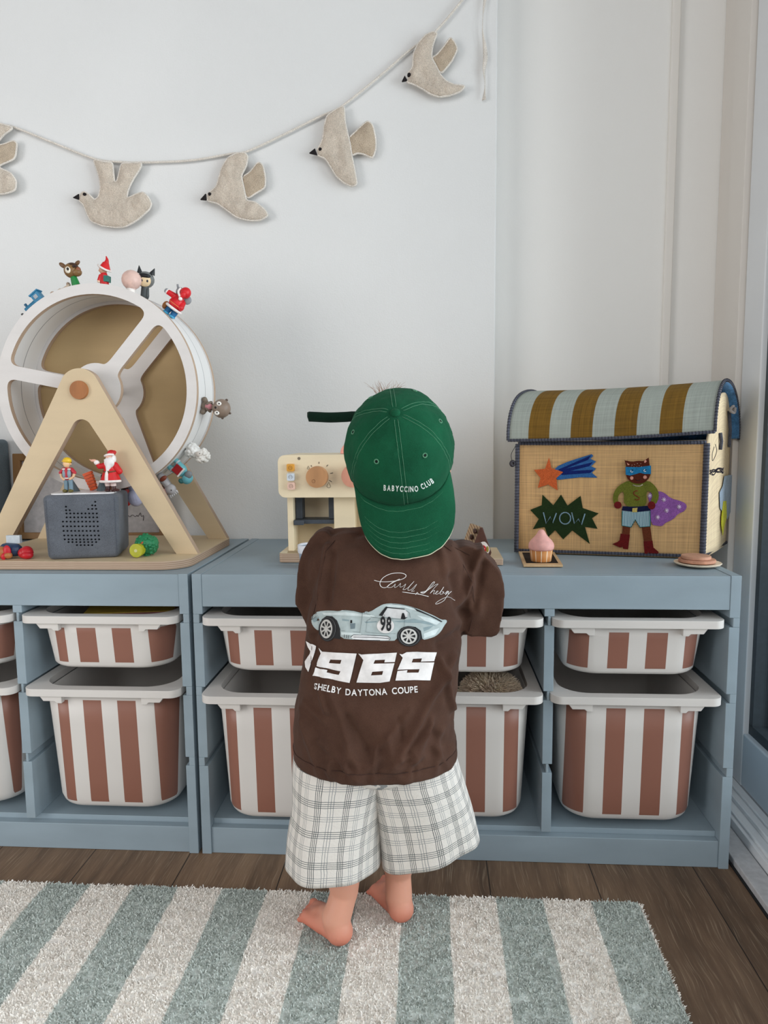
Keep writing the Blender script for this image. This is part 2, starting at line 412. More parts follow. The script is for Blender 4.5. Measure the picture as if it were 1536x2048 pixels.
# ------------------------------------------------------------------ storage boxes
def stripe_mat(ranges, zlo, zhi, ycut):
    m = Mat('striped_plastic', (221, 216, 211), .38, .4); x, y, z = m.xyz(); s_ = None
    for a, b_ in ranges:
        q = x.gt(a)*x.lt(b_); s_ = q if s_ is None else s_.mx(q)
    k = s_*z.gt(zlo)*z.lt(zhi)*y.lt(ycut)
    fv = m.noise(5, 2); br = m.ramp(fv, [(.3, (142, 97, 82)), (.7, (150, 102, 86))])
    wh = m.ramp(fv, [(.3, (217, 212, 207)), (.7, (225, 220, 215))])
    m.color(m.mix(k, wh, br)); return m.m
def make_bin(xc, yf, ztop, depth_z, off, label, group, wtop=.262, wbot=.238):
    t = empty('storage_box', (xc, yf, ztop-.02)); tag(t, label, 'box', group)
    Dp = .40; zt = -.002+.02; n = 10
    def ring(w_, y0, y1, z_, r): return [(V((a, b, z_))) for a, b in rrect(-w_/2, y0, w_/2, y1, r, n)]
    h = depth_z; z0 = 0.0; b = MB(); rows = []
    prof = [(0, 0, .052), (.5, .5, .052), (.93, .93, .05), (.97, .955, .046), (.99, .975, .042)]
    for f, g_, r in [(0, 0, .055), (.25, .25, .055), (.5, .5, .054), (.75, .75, .053), (.92, .92, .052)]:
        w_ = wtop+(wbot-wtop)*g_; ins = .012*g_
        rows.append(ring(w_, .006+ins, Dp-.012-ins, z0-h*f, r))
    for k in range(1, 6):
        a = math.pi/2*k/5; w_ = wbot+(-.02)*(1-math.cos(a)); ins = .012+.010*(1-math.cos(a))
        rows.append(ring(w_, .006+ins, Dp-.012-ins, z0-h*.92-h*.08*math.sin(a), .052))
    vs = b.grid(rows, closed=True); b.bm.faces.new(vs[-1])
    row_, edges = off; rg = [(at(a_, row_, yf+.006).x-xc, at(c_, row_, yf+.006).x-xc) for a_, c_ in edges]
    ub = stripe_mat(rg, -h+.012, -.010, .052)
    b.build('tub', ub, t, solid=.0026)
    # rim: flat flange with rounded corners, rolled lip
    rw = .3025; out = rrect(-rw/2, -.012, rw/2, Dp, .020, 6); inn = rrect(-wtop/2+.001, .010, wtop/2-.001, Dp-.014, .054, 10)
    rim = MB(); rim.prism(out, Matrix.Translation((0, 0, .002)), .0145, [inn[::-1]]); rim.build('rim', PLASTIC, t, bevel=.0022)
    for sx in (-1, 1):
        c = MB(); x0 = sx*(rw/2-.030); x1 = sx*(rw/2-.074)
        lo, hi = min(x0, x1), max(x0, x1)
        c.prism([(lo, 0), (hi, 0), (hi if sx < 0 else hi-.008, -.011), (lo+(.008 if sx < 0 else 0), -.011)] if False else
                ([(lo, .002), (hi, .002), (hi, -.013), (hi-.010, -.013), (hi-.014, -.009), (lo+.008, -.009)] if sx < 0 else
                 [(lo, .002), (hi, .002), (hi-.008, -.009), (lo+.014, -.009), (lo+.010, -.013), (lo, -.013)]), XZ(.006), .012)
        c.build('handle_lug', PLASTIC, t, bevel=.001)
    return t
SH, DP = .092, .232
GS, GDp = 'shallow striped boxes', 'deep striped boxes'
bays = {'u2a': .173, 'u2b': .4945, 'u2c': .8155, 'u1c': -.1795, 'u1b': -.501}
make_bin(bays['u1c']+.001, -.002, .475, SH, (1252, [(107, 128), (152, 190), (222.6, 260.7), (294, 335)]), 'shallow striped box holding a yellow edged book, under the speaker end of the display wheel', GS)
make_bin(bays['u1c']+.001, -.006, .335, DP, (1395, [(113, 136), (165.5, 202), (234, 271), (306, 345.6)]), 'deep empty striped box in the left frame, below the box holding a book', GDp)
make_bin(bays['u1b'], -.002, .475, SH, (1270, [(-95, -57), (-21, 17.6), (-170, -132)]), 'shallow striped box cut off by the left edge of the photo', GS)
make_bin(bays['u1b'], -.004, .335, DP, (1385, [(-6, 34.6), (-80, -43), (-155, -117)]), 'deep striped box cut off by the left edge of the photo', GDp)
make_bin(bays['u2a']-.002, -.008, .475, SH, (1250, [(450, 475), (507.8, 543), (580, 615), (652, 690)]), 'shallow striped box just left of the brown shirt', GS)
make_bin(bays['u2a']-.001, -.030, .335, DP, (1408, [(446, 471), (506.6, 542.6), (579, 614), (651, 690)]), 'deep striped box pulled forward, just left of the brown shirt', GDp)
make_bin(bays['u2b']+.001, -.002, .475, SH, (1252, [(782, 820), (858, 897), (934.5, 973), (1009, 1040)]), 'shallow striped box half hidden behind the right sleeve', GS)
make_bin(bays['u2b']+.001, -.010, .335, DP, (1405, [(780, 819), (856, 895), (932.5, 972), (1009, 1039.5)]), 'deep striped box with a fluffy beige toy inside, right beside the shirt', GDp)
make_bin(bays['u2c']-.003, -.002, .475, SH, (1255, [(1107, 1115), (1142.6, 1179.6), (1218.5, 1259), (1295, 1337), (1373, 1403)]), 'shallow striped box at the right end, under the raffia toy house', GS)
make_bin(bays['u2c']-.004, -.006, .335, DP, (1400, [(1137, 1174), (1213, 1252), (1289, 1330), (1366, 1396)]), 'deep empty striped box at the right end, lowest beside the glass door', GDp)

# book in the shallow left box
bk = empty('picture_book', (-.15, .06, .44)); tag(bk, 'yellow and pink picture book lying in the shallow striped box on the left', 'book')
Mb = Matrix.Translation((-.16, .12, .455)) @ Matrix.Rotation(.18, 4, 'Z') @ Matrix.Rotation(math.radians(5), 4, 'X')
MB().box((-.085, -.06, .0), (.085, .1, .002), Mb).box((-.085, -.06, .010), (.085, .1, .012), Mb).build('cover', plain((176, 148, 62), .5), bk, True)
MB().box((-.083, -.059, .0021), (.083, .098, .0099), Mb).build('pages', plain((150, 96, 96), .8), bk, True)
# fluffy toy
def fuzz(name, mat, parent, c, rad, n, ln, seed=1, thick=.0007, up_only=False):
    random.seed(seed); b = MB(); b.ell(c, rad, seg=40)
    for i in range(n):
        d = V((random.gauss(0, 1), random.gauss(0, 1), random.gauss(0, 1))).normalized()
        if up_only and d.z < -.1: continue
        p = V(c)+V((d.x*rad[0], d.y*rad[1], d.z*rad[2])); e = (d+V((random.uniform(-.8, .8), random.uniform(-.8, .8), random.uniform(-.8, .8)))*.7).normalized()
        s_ = e.orthogonal().normalized()*thick; q = p+e*ln*random.uniform(.6, 1.2)+V((0, 0, -ln*.2))
        b.add([p-s_, p+s_, q+s_*.6, q-s_*.6], [(0, 1, 2, 3)])
    return b.build(name, mat, parent, recalc=False)
FUR = fabric('beige_fur', (252, 222, 196), .08, 500, .5, 30).m
ft = empty('plush_toy', (.560, .075, .16)); tag(ft, 'fluffy beige plush toy showing above the rim of a deep striped box', 'soft toy')
bbm = MB(); bbm.ell((0, .01, .060), (.040, .04, .070), seg=24); bbm.build('body', FUR, ft)
fuzz('head', FUR, ft, (-.002, -.006, .144), (.043, .038, .030), 9000, .020, 3, thick=.0008)

# ------------------------------------------------------------------ rug
rug = empty('striped_rug', (.0, -.5, 0)); tag(rug, 'thick cotton rug with sage and cream stripes on the wooden floor', 'rug')
RX0, RX1, RY0, RY1 = -1.0, .792, -1.25, -.123
PER = .0795
def rug_mat(nm, base_):
    m = Mat(nm, (210, 200, 190), .95, .05); x, y, z = m.xyz()
    wob = m.noise(14, 2); k = (((x+.0)*-1.0+.792+1.59*2+(wob-.5)*.006)*(1/PER)).mod(2.0).lt(1.0)
    f = m.noise(160, 3); a = m.ramp(f, [(.3, (244, 237, 229)), (.7, (255, 252, 246))]); b_ = m.ramp(f, [(.3, (190, 197, 192)), (.7, (220, 226, 220))])
    m.color(m.mix(k, a, b_)); m.b.inputs['Sheen Weight'].default_value = .2
    if base_: m.bump(m.noise(220, 4), .7, .004)
    return m.m
RM = rug_mat('rug_cotton', True)
b = MB(); nx, ny = 90, 60
def rugz(x, y): return .0105+.0016*noise.noise(V((x*14, y*14, 0)))
rows = []
for j in range(ny+1):
    yy = RY0+(RY1-RY0)*j/ny
    rows.append([V((RX0+(RX1-RX0)*i/nx - (.020*(RY1-yy) if i == nx else 0), yy, rugz(RX0+(RX1-RX0)*i/nx, yy))) for i in range(nx+1)])
edge = lambda r, dz: r
b.grid(rows)
bb = []
for loop in ([rows[0][i] for i in range(nx+1)] + [rows[j][nx] for j in range(1, ny+1)] + [rows[ny][i] for i in range(nx-1, -1, -1)] + [rows[j][0] for j in range(ny-1, 0, -1)],):
    b.grid([loop, [V((p.x, p.y, 0.0)) for p in loop]], closed=True)
b.build('backing', RM, rug, True, smooth=True)
random.seed(11); b = MB(); verts = []; faces = []
def tuft(x, y, z, h, wd, lean):
    a = random.uniform(0, math.pi); dx, dy = math.cos(a)*wd, math.sin(a)*wd
    lx, ly = random.gauss(0, lean), random.gauss(0, lean)-.001
    n = len(verts)
    verts.extend([(x-dx, y-dy, z), (x+dx, y+dy, z), (x+dx*.8+lx, y+dy*.8+ly, z+h), (x-dx*.8+lx, y-dy*.8+ly, z+h)])
    faces.append((n, n+1, n+2, n+3))
xa = -.62; N = 130000
for i in range(N):
    y = RY1 - (random.random()**1.25)*.42; xx = random.uniform(xa, RX1)
    lim = RX1-.020*(RY1-y)
    if xx > lim-.001: continue
    cl = noise.noise(V((xx*90, y*60, 3)))          # yarn clumps
    z = rugz(xx, y)+.0015*cl
    if cl < -.35 and random.random() < .6: continue
    tuft(xx+.0015*noise.noise(V((xx*200, y*200, 1))), y, z-.002, random.uniform(.0035, .0065)+.0015*cl, .0011, .0022)
for i in range(9000):                                 # shaggy edges
    if random.random() < .72: xx = random.uniform(xa, RX1); y = RY1+random.uniform(-.002, .002)+.0012*noise.noise(V((xx*60, 0, 0)))
    else: y = RY1-random.random()*.42; xx = RX1-.020*(RY1-y)+random.uniform(-.003, .003)
    tuft(xx, y, random.uniform(.001, .010), .005, .0011, .003)
b.add(verts, faces); pile = b.build('pile', rug_mat('rug_pile', False), rug, True, recalc=False); pile['kind'] = 'stuff'

# ------------------------------------------------------------------ plywood display wheel
def round_corners(pts, idx, d):
    out = []; n = len(pts)
    for i, p in enumerate(pts):
        if i in idx:
            p = V((p[0], p[1], 0)); a = V((*pts[i-1], 0)); b = V((*pts[(i+1) % n], 0))
            pa = p+(a-p).normalized()*min(d, (a-p).length*.95); pb = p+(b-p).normalized()*min(d, (b-p).length*.95)
            for k in range(7):
                t = k/6; q = pa*(1-t)**2+p*2*t*(1-t)+pb*t*t; out.append((q.x, q.y))
        else: out.append(tuple(p))
    return out
def opening(a0, a1, R, rh, hw, d):
    A0, A1 = math.radians(a0), math.radians(a1)
    e0, e1 = math.asin(hw/R), math.asin(hw/rh)
    s0 = d/R; n = 26
    arc_o = [(R*math.cos(A0+e0+s0+(A1-A0-2*e0-2*s0)*k/n), R*math.sin(A0+e0+s0+(A1-A0-2*e0-2*s0)*k/n)) for k in range(n+1)]
    P0 = (R*math.cos(A0+e0), R*math.sin(A0+e0)); P1 = (R*math.cos(A1-e0), R*math.sin(A1-e0))
    n2 = 10; ai = [(rh*math.cos(A1-e1-.0+(A0+e1-A1+e1)*k/n2), rh*math.sin(A1-e1+(A0+e1-A1+e1)*k/n2)) for k in range(n2+1)]
    # trim the straight spoke sides so that corners can be rounded
    def lerp(a, b, t): return (a[0]+(b[0]-a[0])*t, a[1]+(b[1]-a[1])*t)
    pts = [P0]+arc_o+[P1, lerp(P1, ai[0], .4)]+ai+[lerp(P0, ai[-1], .4)]
    i1 = 1+len(arc_o); return round_corners(pts, {0, i1, i1+2, i1+2+n2}, d)
WC = V((-.240, 0, .902)); WR = .210
wh = empty('display_wheel', (-.255, .21, .55)); tag(wh, 'plywood toy display wheel on an A-shaped stand with small figurines around its rim', 'toy wheel')
base = rrect(-.487, .036, -.024, .388, .055, 8)
MB().prism(base, Matrix.Translation((0, 0, .5500)), .0165, mi=0, mside=1).build('base', [PLY, PEDZ], wh, True, bevel=.001)
def a_frame(y):
    cx, cz, r = -.255, .897, .043
    th = math.degrees(math.atan2(.897-.566, .228-.0)); 
    hyp = math.hypot(.228, .331); al = math.degrees(math.asin(r/hyp)); ang = 90-math.degrees(math.atan2(.331, .228)) 
    a_r = 90-math.degrees(math.atan2(.331, .228))+al-.0
    o = [(cx+.228, .566)]+arc(cx, cz, r, a_r, 180-a_r, 18)+[(cx-.228, .566), (cx-.183, .566)]
    ri = .021; ci = .818; hyp = math.hypot(.183, ci-.566); al = math.degrees(math.asin(ri/hyp)); a_i = 90-math.degrees(math.atan2(ci-.566, .183))+al
    o += arc(cx, ci, ri, 180-a_i, a_i, 12)+[(cx+.183, .566)]
    return MB().prism(o, XZ(y+.016), .016, mi=0, mside=1).build('a_frame', [PLY, PEDY], wh, True, bevel=.0008)
a_frame(.125); a_frame(.335)
MB().cone((-.255, .122, .897), (-.255, .119, .897), .0185, .018, 36).cone((-.255, .125, .897), (-.255, .122, .897), .0185, .0185, 36).build('hub_cap', WALNUT, wh, True)
MB().cone((-.252, .1255, .899), (-.244, .34, .902), .008, .008).build('axle', PLYD, wh, True)
def plate(y, t, R, rin, nm):
    out = [(WC.x+x_, WC.z+z_) for x_, z_ in arc(0, 0, R, 0, 360, 120)[:-1]]
    hs = []
    for a in (50, 170, 290): hs.append([(WC.x+x_, WC.z+z_) for x_, z_ in opening(a-1.5, a+118.5, rin, .052, .0140, .020)])
    return MB().prism(out, XZ(y+t), t, hs, mi=0, mside=1).build(nm, [PLYW, PEDY], wh, True, bevel=.0008)
plate(.165, .012, WR, .189, 'front_ring'); plate(.280, .012, WR, .189, 'rear_ring')
MB().cone((WC.x, .2925, WC.z), (WC.x, .2955, WC.z), .2085, .2085, 96).build('back_panel', PLYD, wh, True)
BANDM = Mat('white_magnetic_band', (228, 226, 224), .4, .4); x_, y_, z_ = BANDM.xyz()
BANDM.color(BANDM.mix(((y_-(.228-.21)).abs()).lt(.0009), (228, 226, 224), (120, 120, 122)))
rows = []
for r_, y_ in ((.2075, .178), (.2075, .279), (.196, .279), (.196, .178), (.2075, .178)):
    rows.append([V((WC.x+r_*math.cos(2*math.pi*k/120), y_, WC.z+r_*math.sin(2*math.pi*k/120))) for k in range(120)])
MB_ = MB(); MB_.grid(rows, closed=True, smooth=True); dr = MB_.build('drum', BANDM.m, wh, True)
for p in dr.data.polygons: p.use_smooth = True
mm = dr.modifiers.new('e', 'EDGE_SPLIT'); mm.split_angle = .6

# ------------------------------------------------------------------ figurines
def prim(b, p, s=.001):
    k = p[0]
    if k == 'e':
        r = p[2]; r = (r*s,)*3 if isinstance(r, (int, float)) else tuple(v*s for v in r)
        rot = Matrix.Rotation(math.radians(p[3][0]), 4, p[3][1]) if len(p) > 3 else None
        b.ell(V(p[1])*s, r, rot, 18)
    elif k == 'c': b.cone(V(p[1])*s, V(p[2])*s, p[3]*s, (p[4] if len(p) > 4 else p[3])*s, 16)
    elif k == 'k': b.cap(V(p[1])*s, V(p[2])*s, p[3]*s, (p[4] if len(p) > 4 else p[3])*s, 12)
    elif k == 'b': b.box(V(p[1])*s, V(p[2])*s)
    elif k == 't': b.tube(spline([V(q)*s for q in p[1]], 5), (lambda t, a=p[2], z=(p[3] if len(p) > 3 else p[2]): (a+(z-a)*t)*s), 10)
def figure(name, label, cat, M, parts, group=None):
    t = empty(name, M=M); tag(t, label, cat, group)
    made = {}
    for q in parts:
        nm, c, prims = q[:3]; b = MB()
        for p in prims: prim(b, p)
        par = made.get(q[3], t) if len(q) > 3 else t
        mt = c if not isinstance(c, tuple) else plain(c, .42, .4)
        o = b.build(nm, mt, par, remesh=(.0009 if nm in ('body', 'coat', 'fleece', 'robe') else 0), smooth_it=2)
        made.setdefault(nm, o)
    return t
def on_wheel(px, py, y=.222, r=.2078, twist=0, tilt=0):
    p = at(px, py, y)-V((WC.x, y, WC.z)); a = math.atan2(p.z, p.x)
    z = V((math.cos(a), 0, math.sin(a))); yv = V((0, 1, 0)); xv = yv.cross(z)
    M = Matrix((( xv.x, yv.x, z.x, WC.x+z.x*r), (xv.y, yv.y, z.y, y), (xv.z, yv.z, z.z, WC.z+z.z*r), (0, 0, 0, 1)))
    return M @ Matrix.Rotation(math.radians(twist), 4, 'Z') @ Matrix.Rotation(math.radians(tilt), 4, 'Y')
G = 'figurines standing around the display wheel'
figure('toy_locomotive', 'tiny blue toy locomotive climbing the upper left of the display wheel', 'toy train', on_wheel(64, 602, .200, r=.2135), [
    ('chassis', (38, 112, 148), [('b', (-30, -9, 3), (26, 9, 8))]),
    ('boiler', (40, 122, 160), [('c', (-22, 0, 12), (8, 0, 12), 7)]),
    ('cab', (44, 128, 168), [('b', (6, -9, 8), (24, 9, 26)), ('b', (4, -10.5, 26), (27, 10.5, 28.5))]),
    ('cab_window', (170, 178, 186), [('b', (11, -9.6, 14), (19, -9, 22))]),
    ('chimney', (34, 96, 130), [('c', (-16, 0, 18), (-16, 0, 25), 2.6, 3)]),
    ('front_buffer', (26, 28, 30), [('b', (-34, -8, 2), (-30, 8, 12))]),
    ('wheel', (30, 40, 48), [('c', (-20, -10, 4), (-20, 10, 4), 4)]), ('wheel', (30, 40, 48), [('c', (-4, -10, 4), (-4, 10, 4), 4)]), ('wheel', (30, 40, 48), [('c', (14, -10, 4), (14, 10, 4), 4)])], G)
figure('reclining_figurine', 'tiny beige figurine lying flat between the blue locomotive and the fawn', 'figurine', on_wheel(120, 577, .205, r=.2120), [
    ('body', (196, 176, 156), [('k', (-12, 0, 8), (14, 0, 9), 5, 4), ('k', (12, -4, 9), (22, -5, 10), 3, 3), ('k', (-6, -5, 8), (2, -7, 9), 3, 3)]),
    ('head', (186, 160, 140), [('e', (-19, 0, 10), 5.5)]), ('feet', (176, 152, 134), [('e', (20, 0, 14), (4, 5, 5))])], G)
figure('fawn_figurine', 'brown fawn figurine with big eyes and a green jumper on top of the display wheel', 'figurine', on_wheel(147, 560, .198, tilt=8, r=.2125), [
    ('body', (34, 128, 62), [('k', (2, 0, 4), (-1, 0, 20), 9, 7)]),
    ('legs', (92, 66, 44), [('k', (10, 0, 4), (16, 0, 3), 4, 3), ('k', (8, -6, 4), (14, -8, 3), 3, 3)]),
    ('head', (128, 96, 58), [('e', (-5, 0, 37), (14.5, 13, 15)), ('e', (8, -2, 31), (10, 9, 8))]),
    ('crown_patch', (70, 46, 30), [('e', (-3, 2, 44), (13, 12, 9))], 'head'),
    ('snout', (140, 84, 58), [('e', (12, -3, 36), (5, 6, 6))], 'head'), ('nose', (48, 30, 26), [('e', (8, -10, 42), (4, 2, 2.5))], 'head'),
    ('eye', (236, 226, 208), [('e', (-6, -11, 36), (6.2, 3, 7))], 'head'), ('eye', (236, 226, 208), [('e', (-6, 11, 36), (6.2, 3, 7))], 'head'),
    ('pupil', (24, 18, 16), [('e', (-5, -13.4, 37), (2.8, 1, 3.4))], 'head'),
    ('ear', (110, 78, 50), [('e', (-21, 0, 49), (9, 3, 4.5), (40, 'Y'))], 'head'), ('ear', (110, 78, 50), [('e', (9, 3, 51), (7, 3, 4), (-35, 'Y'))], 'head')], G)
figure('elf_figurine', 'small elf figurine in a pointed red hat on top of the display wheel', 'figurine', on_wheel(209, 556, .198, r=.2110), [
    ('coat', (196, 30, 34), [('k', (0, 0, 5), (-1, 0, 22), 9, 7), ('k', (-7, -4, 20), (-9, -7, 10), 3.2, 3)]),
    ('head', (206, 160, 134), [('e', (-3, 0, 32), (8, 8, 9)), ('e', (-9, -4, 30), 2)]),
    ('hat', (204, 32, 36), [('c', (0, 0, 34), (3, 0, 47), 12, 6), ('t', [(3, 0, 44), (5, 0, 52), (3, 0, 60)], 6, .8)]),
    ('hat_trim', (232, 222, 216), [('t', [(-12, -4, 41), (-4, -11, 36), (6, -9, 31), (12, 0, 30), (8, 9, 33)], 2.2)], 'hat'),
    ('bag', (34, 116, 104), [('b', (2, -9, 8), (11, 6, 20))]),
    ('hand', (228, 196, 170), [('e', (-9, -7, 8), 3)])], G)
figure('ball_head_figurine', 'pale pink round headed figurine beside the grey cat hooded one', 'figurine', on_wheel(263, 575, .20), [
    ('base', (226, 220, 214), [('c', (0, 0, 0), (0, 0, 8), 11, 9)]), ('body', (218, 196, 188), [('k', (0, 0, 8), (0, 0, 12), 9, 10)]),
    ('head', (220, 186, 174), [('e', (-4, 0, 25), 20)])], G)
figure('cat_hood_figurine', 'dark haired figurine in a grey hood with black pointed cat ears', 'figurine', on_wheel(293, 588, .225, twist=18, tilt=-18), [
    ('body', (74, 80, 82), [('k', (0, 0, 5), (0, 0, 22), 9, 8), ('k', (6, -7, 18), (6, -8, 4), 2.4, 2.4)]),
    ('hood', (112, 114, 112), [('e', (0, 3, 38), (18, 15, 17))]),
    ('ear', (38, 40, 42), [('c', (-12, 2, 50), (-14, 2, 65), 6, .5)], 'hood'), ('ear', (38, 40, 42), [('c', (12, 2, 50), (17, 2, 63), 6.5, .5)], 'hood'),
    ('face', (226, 200, 160), [('e', (-1, -7, 36), (13, 7, 13))]),
    ('hair', (24, 22, 24), [('e', (-1, -10, 45), (12, 5, 5)), ('e', (-9, -10, 42), (4, 4, 6))], 'face'),
    ('eye', (40, 44, 60), [('e', (5, -13.4, 35), (2, 1, 2.6))], 'face'), ('eye', (40, 44, 60), [('e', (-6, -13.4, 35), (2, 1, 2.6))], 'face')], G)
figure('elephant_figurine', 'grey elephant figurine seen from behind in a red coat and hat with white trim', 'figurine', on_wheel(346, 622, .205, tilt=-6), [
    ('legs', (30, 100, 150), [('k', (-8, -2, 5), (-7, 0, 16), 6, 7), ('k', (7, -2, 5), (6, 0, 16), 6, 7)]),
    ('boots', (70, 160, 196), [('e', (-8, -2, 2.5), (7, 8, 3)), ('e', (7, -2, 2.5), (7, 8, 3))]),
    ('coat', (208, 30, 40), [('e', (0, 0, 28), (17, 15, 13)), ('k', (0, 0, 32), (0, 0, 42), 14, 9), ('k', (-8, 0, 40), (-27, -6, 38), 6.5, 5.5), ('k', (9, 0, 38), (14, -8, 28), 6, 6)]),
    ('hem_trim', (236, 228, 224), [('t', [(-17, 3, 18), (-12, -11, 18), (0, -15.5, 18), (12, -11, 18), (17, 3, 18)], 2.8)], 'coat'),
    ('belt', (224, 110, 70), [('t', [(-17, 0, 27), (-11, -12, 27), (0, -15.4, 27), (11, -12, 27), (17, 0, 27)], 1)], 'coat'),
    ('cuff', (236, 228, 224), [('e', (-28, -6, 38), (3, 6, 6))], 'coat'), ('hand', (140, 142, 146), [('e', (-31, -6, 38), (4, 5, 5))]),
    ('head', (140, 142, 146), [('e', (0, 2, 52), (11, 11, 11)), ('e', (-11, 4, 53), (9, 4, 9)), ('e', (13, 2, 48), (8, 4, 9)), ('t', [(-8, 6, 54), (-18, 6, 56), (-24, 4, 62)], 3, 2)]),
    ('hat', (206, 30, 38), [('e', (3, -4, 58), (11, 11, 12)), ('e', (4, -12, 52), (6, 5, 8))]),
    ('hat_trim', (236, 228, 224), [('t', [(-9, -8, 60), (-7, -13, 52), (2, -16, 46)], 2.2)], 'hat'), ('pompom', (240, 234, 230), [('e', (5, -14, 43), 4)], 'hat'),
    ('sack', (158, 100, 50), [('e', (-19, 2, 13), (6, 6, 9))])], G)
figure('mole_figurine', 'round brown figurine with goggling eyes sticking out from the right of the display wheel', 'figurine', on_wheel(430, 815, .21), [
    ('body', (122, 108, 94), [('k', (0, 0, 6), (0, 0, 20), 9, 8), ('k', (-13, -4, 5), (-6, 0, 9), 6, 5), ('k', (13, -4, 5), (6, 0, 9), 6, 5), ('k', (-9, -5, 20), (-5, -10, 14), 3.5, 3), ('k', (9, -5, 20), (5, -10, 14), 3.5, 3)]),
    ('belly_patch', (204, 136, 142), [('e', (0, -7.5, 17), (7, 5, 8)), ]),
    ('head', (132, 114, 100), [('e', (0, 0, 42), (20, 18, 19)), ('e', (0, -12, 33), (10, 8, 8))]),
    ('eye', (240, 236, 230), [('e', (-9, -15, 40), (5, 3, 5.4))], 'head'), ('eye', (240, 236, 230), [('e', (10, -15, 38), (5, 3, 5.4))], 'head'),
    ('pupil', (20, 18, 18), [('e', (-9.5, -18, 41), (1.6, 1, 1.6))], 'head'), ('pupil', (20, 18, 18), [('e', (9.5, -18, 39), (1.6, 1, 1.6))], 'head'),
    ('nose', (40, 30, 28), [('e', (-.5, -19.5, 35), (2.6, 2, 2.6))], 'head'), ('ear', (96, 80, 70), [('e', (-19, 2, 50), (3, 2, 3))], 'head'), ('ear', (96, 80, 70), [('e', (19, 2, 46), (3, 2, 3))], 'head'), ('horn', (96, 80, 70), [('e', (7, 0, 61), (2.5, 2, 3))], 'head')], G)
random.seed(5)
def bumps(c, R, r, n): return [('e', tuple(V(c)+V((random.gauss(0, 1), random.gauss(0, 1), random.gauss(0, 1))).normalized()*R), r*random.uniform(.8, 1.2)) for _ in range(n)]
figure('sheep_figurine', 'white woolly sheep figurine on the lower right of the display wheel', 'figurine', on_wheel(388, 905, .215, tilt=-4), [
    ('fleece', (226, 224, 220), [('e', (0, 0, 12), (15, 13, 13)), ('k', (0, 0, 12), (-2, 0, 28), 12, 11)]+bumps((0, 0, 12), 13.5, 3.8, 80)),
    ('head', (226, 222, 216), [('e', (-2, 0, 35), (14, 13, 13))]+bumps((-2, 1, 36), 13.4, 3.8, 60)),
    ('face', (214, 206, 198), [('e', (-4, -13, 32), (6, 5, 7))], 'head'), ('eye', (60, 60, 66), [('e', (-6.5, -17.4, 34), (1, .8, 1.2))], 'head')], G)
figure('robot_figurine', 'turquoise figurine with a dark red panel, just below the white sheep', 'figurine', on_wheel(360, 942, .21, tilt=-6), [
    ('body', (110, 180, 188), [('e', (0, 0, 20), (14, 13, 16)), ('k', (-10, -4, 2), (-8, -2, 14), 6, 6), ('k', (10, -4, 2), (8, -2, 14), 6, 6)]),
    ('chest_panel', (150, 22, 28), [('b', (-9, -15.5, 10), (9, -11, 27))]), ('panel_trim', (230, 226, 222), [('b', (-11, -14.6, 27), (11, -11, 30))]),
    ('ankle_band', (190, 196, 200), [('c', (-10, -4, 6), (-9.6, -4, 9), 6.6)]), ('ankle_band', (190, 196, 200), [('c', (10, -4, 6), (9.6, -4, 9), 6.6)]),
    ('head', (104, 174, 184), [('e', (4, 0, 44), (13, 12, 11))]), ('wing_flap', (120, 126, 130), [('e', (-6, -8, 42), (9, 4, 8))], 'head'), ('ear', (46, 104, 104), [('e', (16, -4, 38), (5, 6, 6))], 'head')], G)
figure('mouse_figurine', 'grey and white mouse figurine hanging below the turquoise one', 'figurine', on_wheel(336, 975, .205, tilt=-4, r=.2125), [
    ('body', (168, 164, 166), [('k', (0, 0, 4), (0, 0, 24), 9, 8)]), ('scarf', (128, 62, 44), [('e', (-4, -8, 10), (9, 4, 5))]),
    ('head', (176, 172, 174), [('e', (0, 0, 36), (12, 11, 12))]), ('ear', (224, 150, 150), [('e', (12, -4, 33), (6, 3, 6))], 'head'), ('eye', (30, 28, 30), [('e', (-4, -11, 40), (1.2, 1, 1.4))], 'head')]
    + [('whisker_tuft', (196, 194, 196), [('c', (-8+4*k, 0, 46), (-10+5*k, -2, 52), 3, .4)], 'head') for k in range(5)], G)
figure('brown_boot_figurine', 'tiny brown and grey figurine squeezed between the turquoise one and the stand', 'figurine', on_wheel(316, 968, .225), [
    ('body', (128, 110, 104), [('k', (0, 0, 3), (0, 0, 18), 8, 7)]), ('head', (110, 62, 52), [('e', (-2, 0, 27), (8, 8, 7))])], G)
figure('red_figurine', 'red and black figurine hanging under the display wheel, right behind the speaker', 'figurine', on_wheel(252, 990, .235, r=.2085), [
    ('body', (168, 30, 26), [('k', (0, 0, 5), (0, 0, 34), 9, 8)]), ('hat', (32, 26, 28), [('e', (0, 0, 4), (9, 9, 5))])], G)
figure('lavender_figurine', 'pale lavender ball shaped figurine hanging under the display wheel', 'figurine', on_wheel(269, 990, .205, r=.2085), [
    ('body', (182, 182, 206), [('e', (0, 0, 26), (16, 15, 19))]), ('foot', (150, 150, 172), [('c', (0, 0, 0), (0, 0, 10), 8, 8)])], G)
figure('magpie_figurine', 'tiny black and white figurine peeking out left of the stand leg', 'figurine', on_wheel(46, 955, .24), [
    ('body', (206, 196, 190), [('k', (4, 0, 4), (2, 0, 18), 8, 7)]), ('head', (28, 24, 26), [('e', (0, 0, 26), (6, 6, 6))])], G)
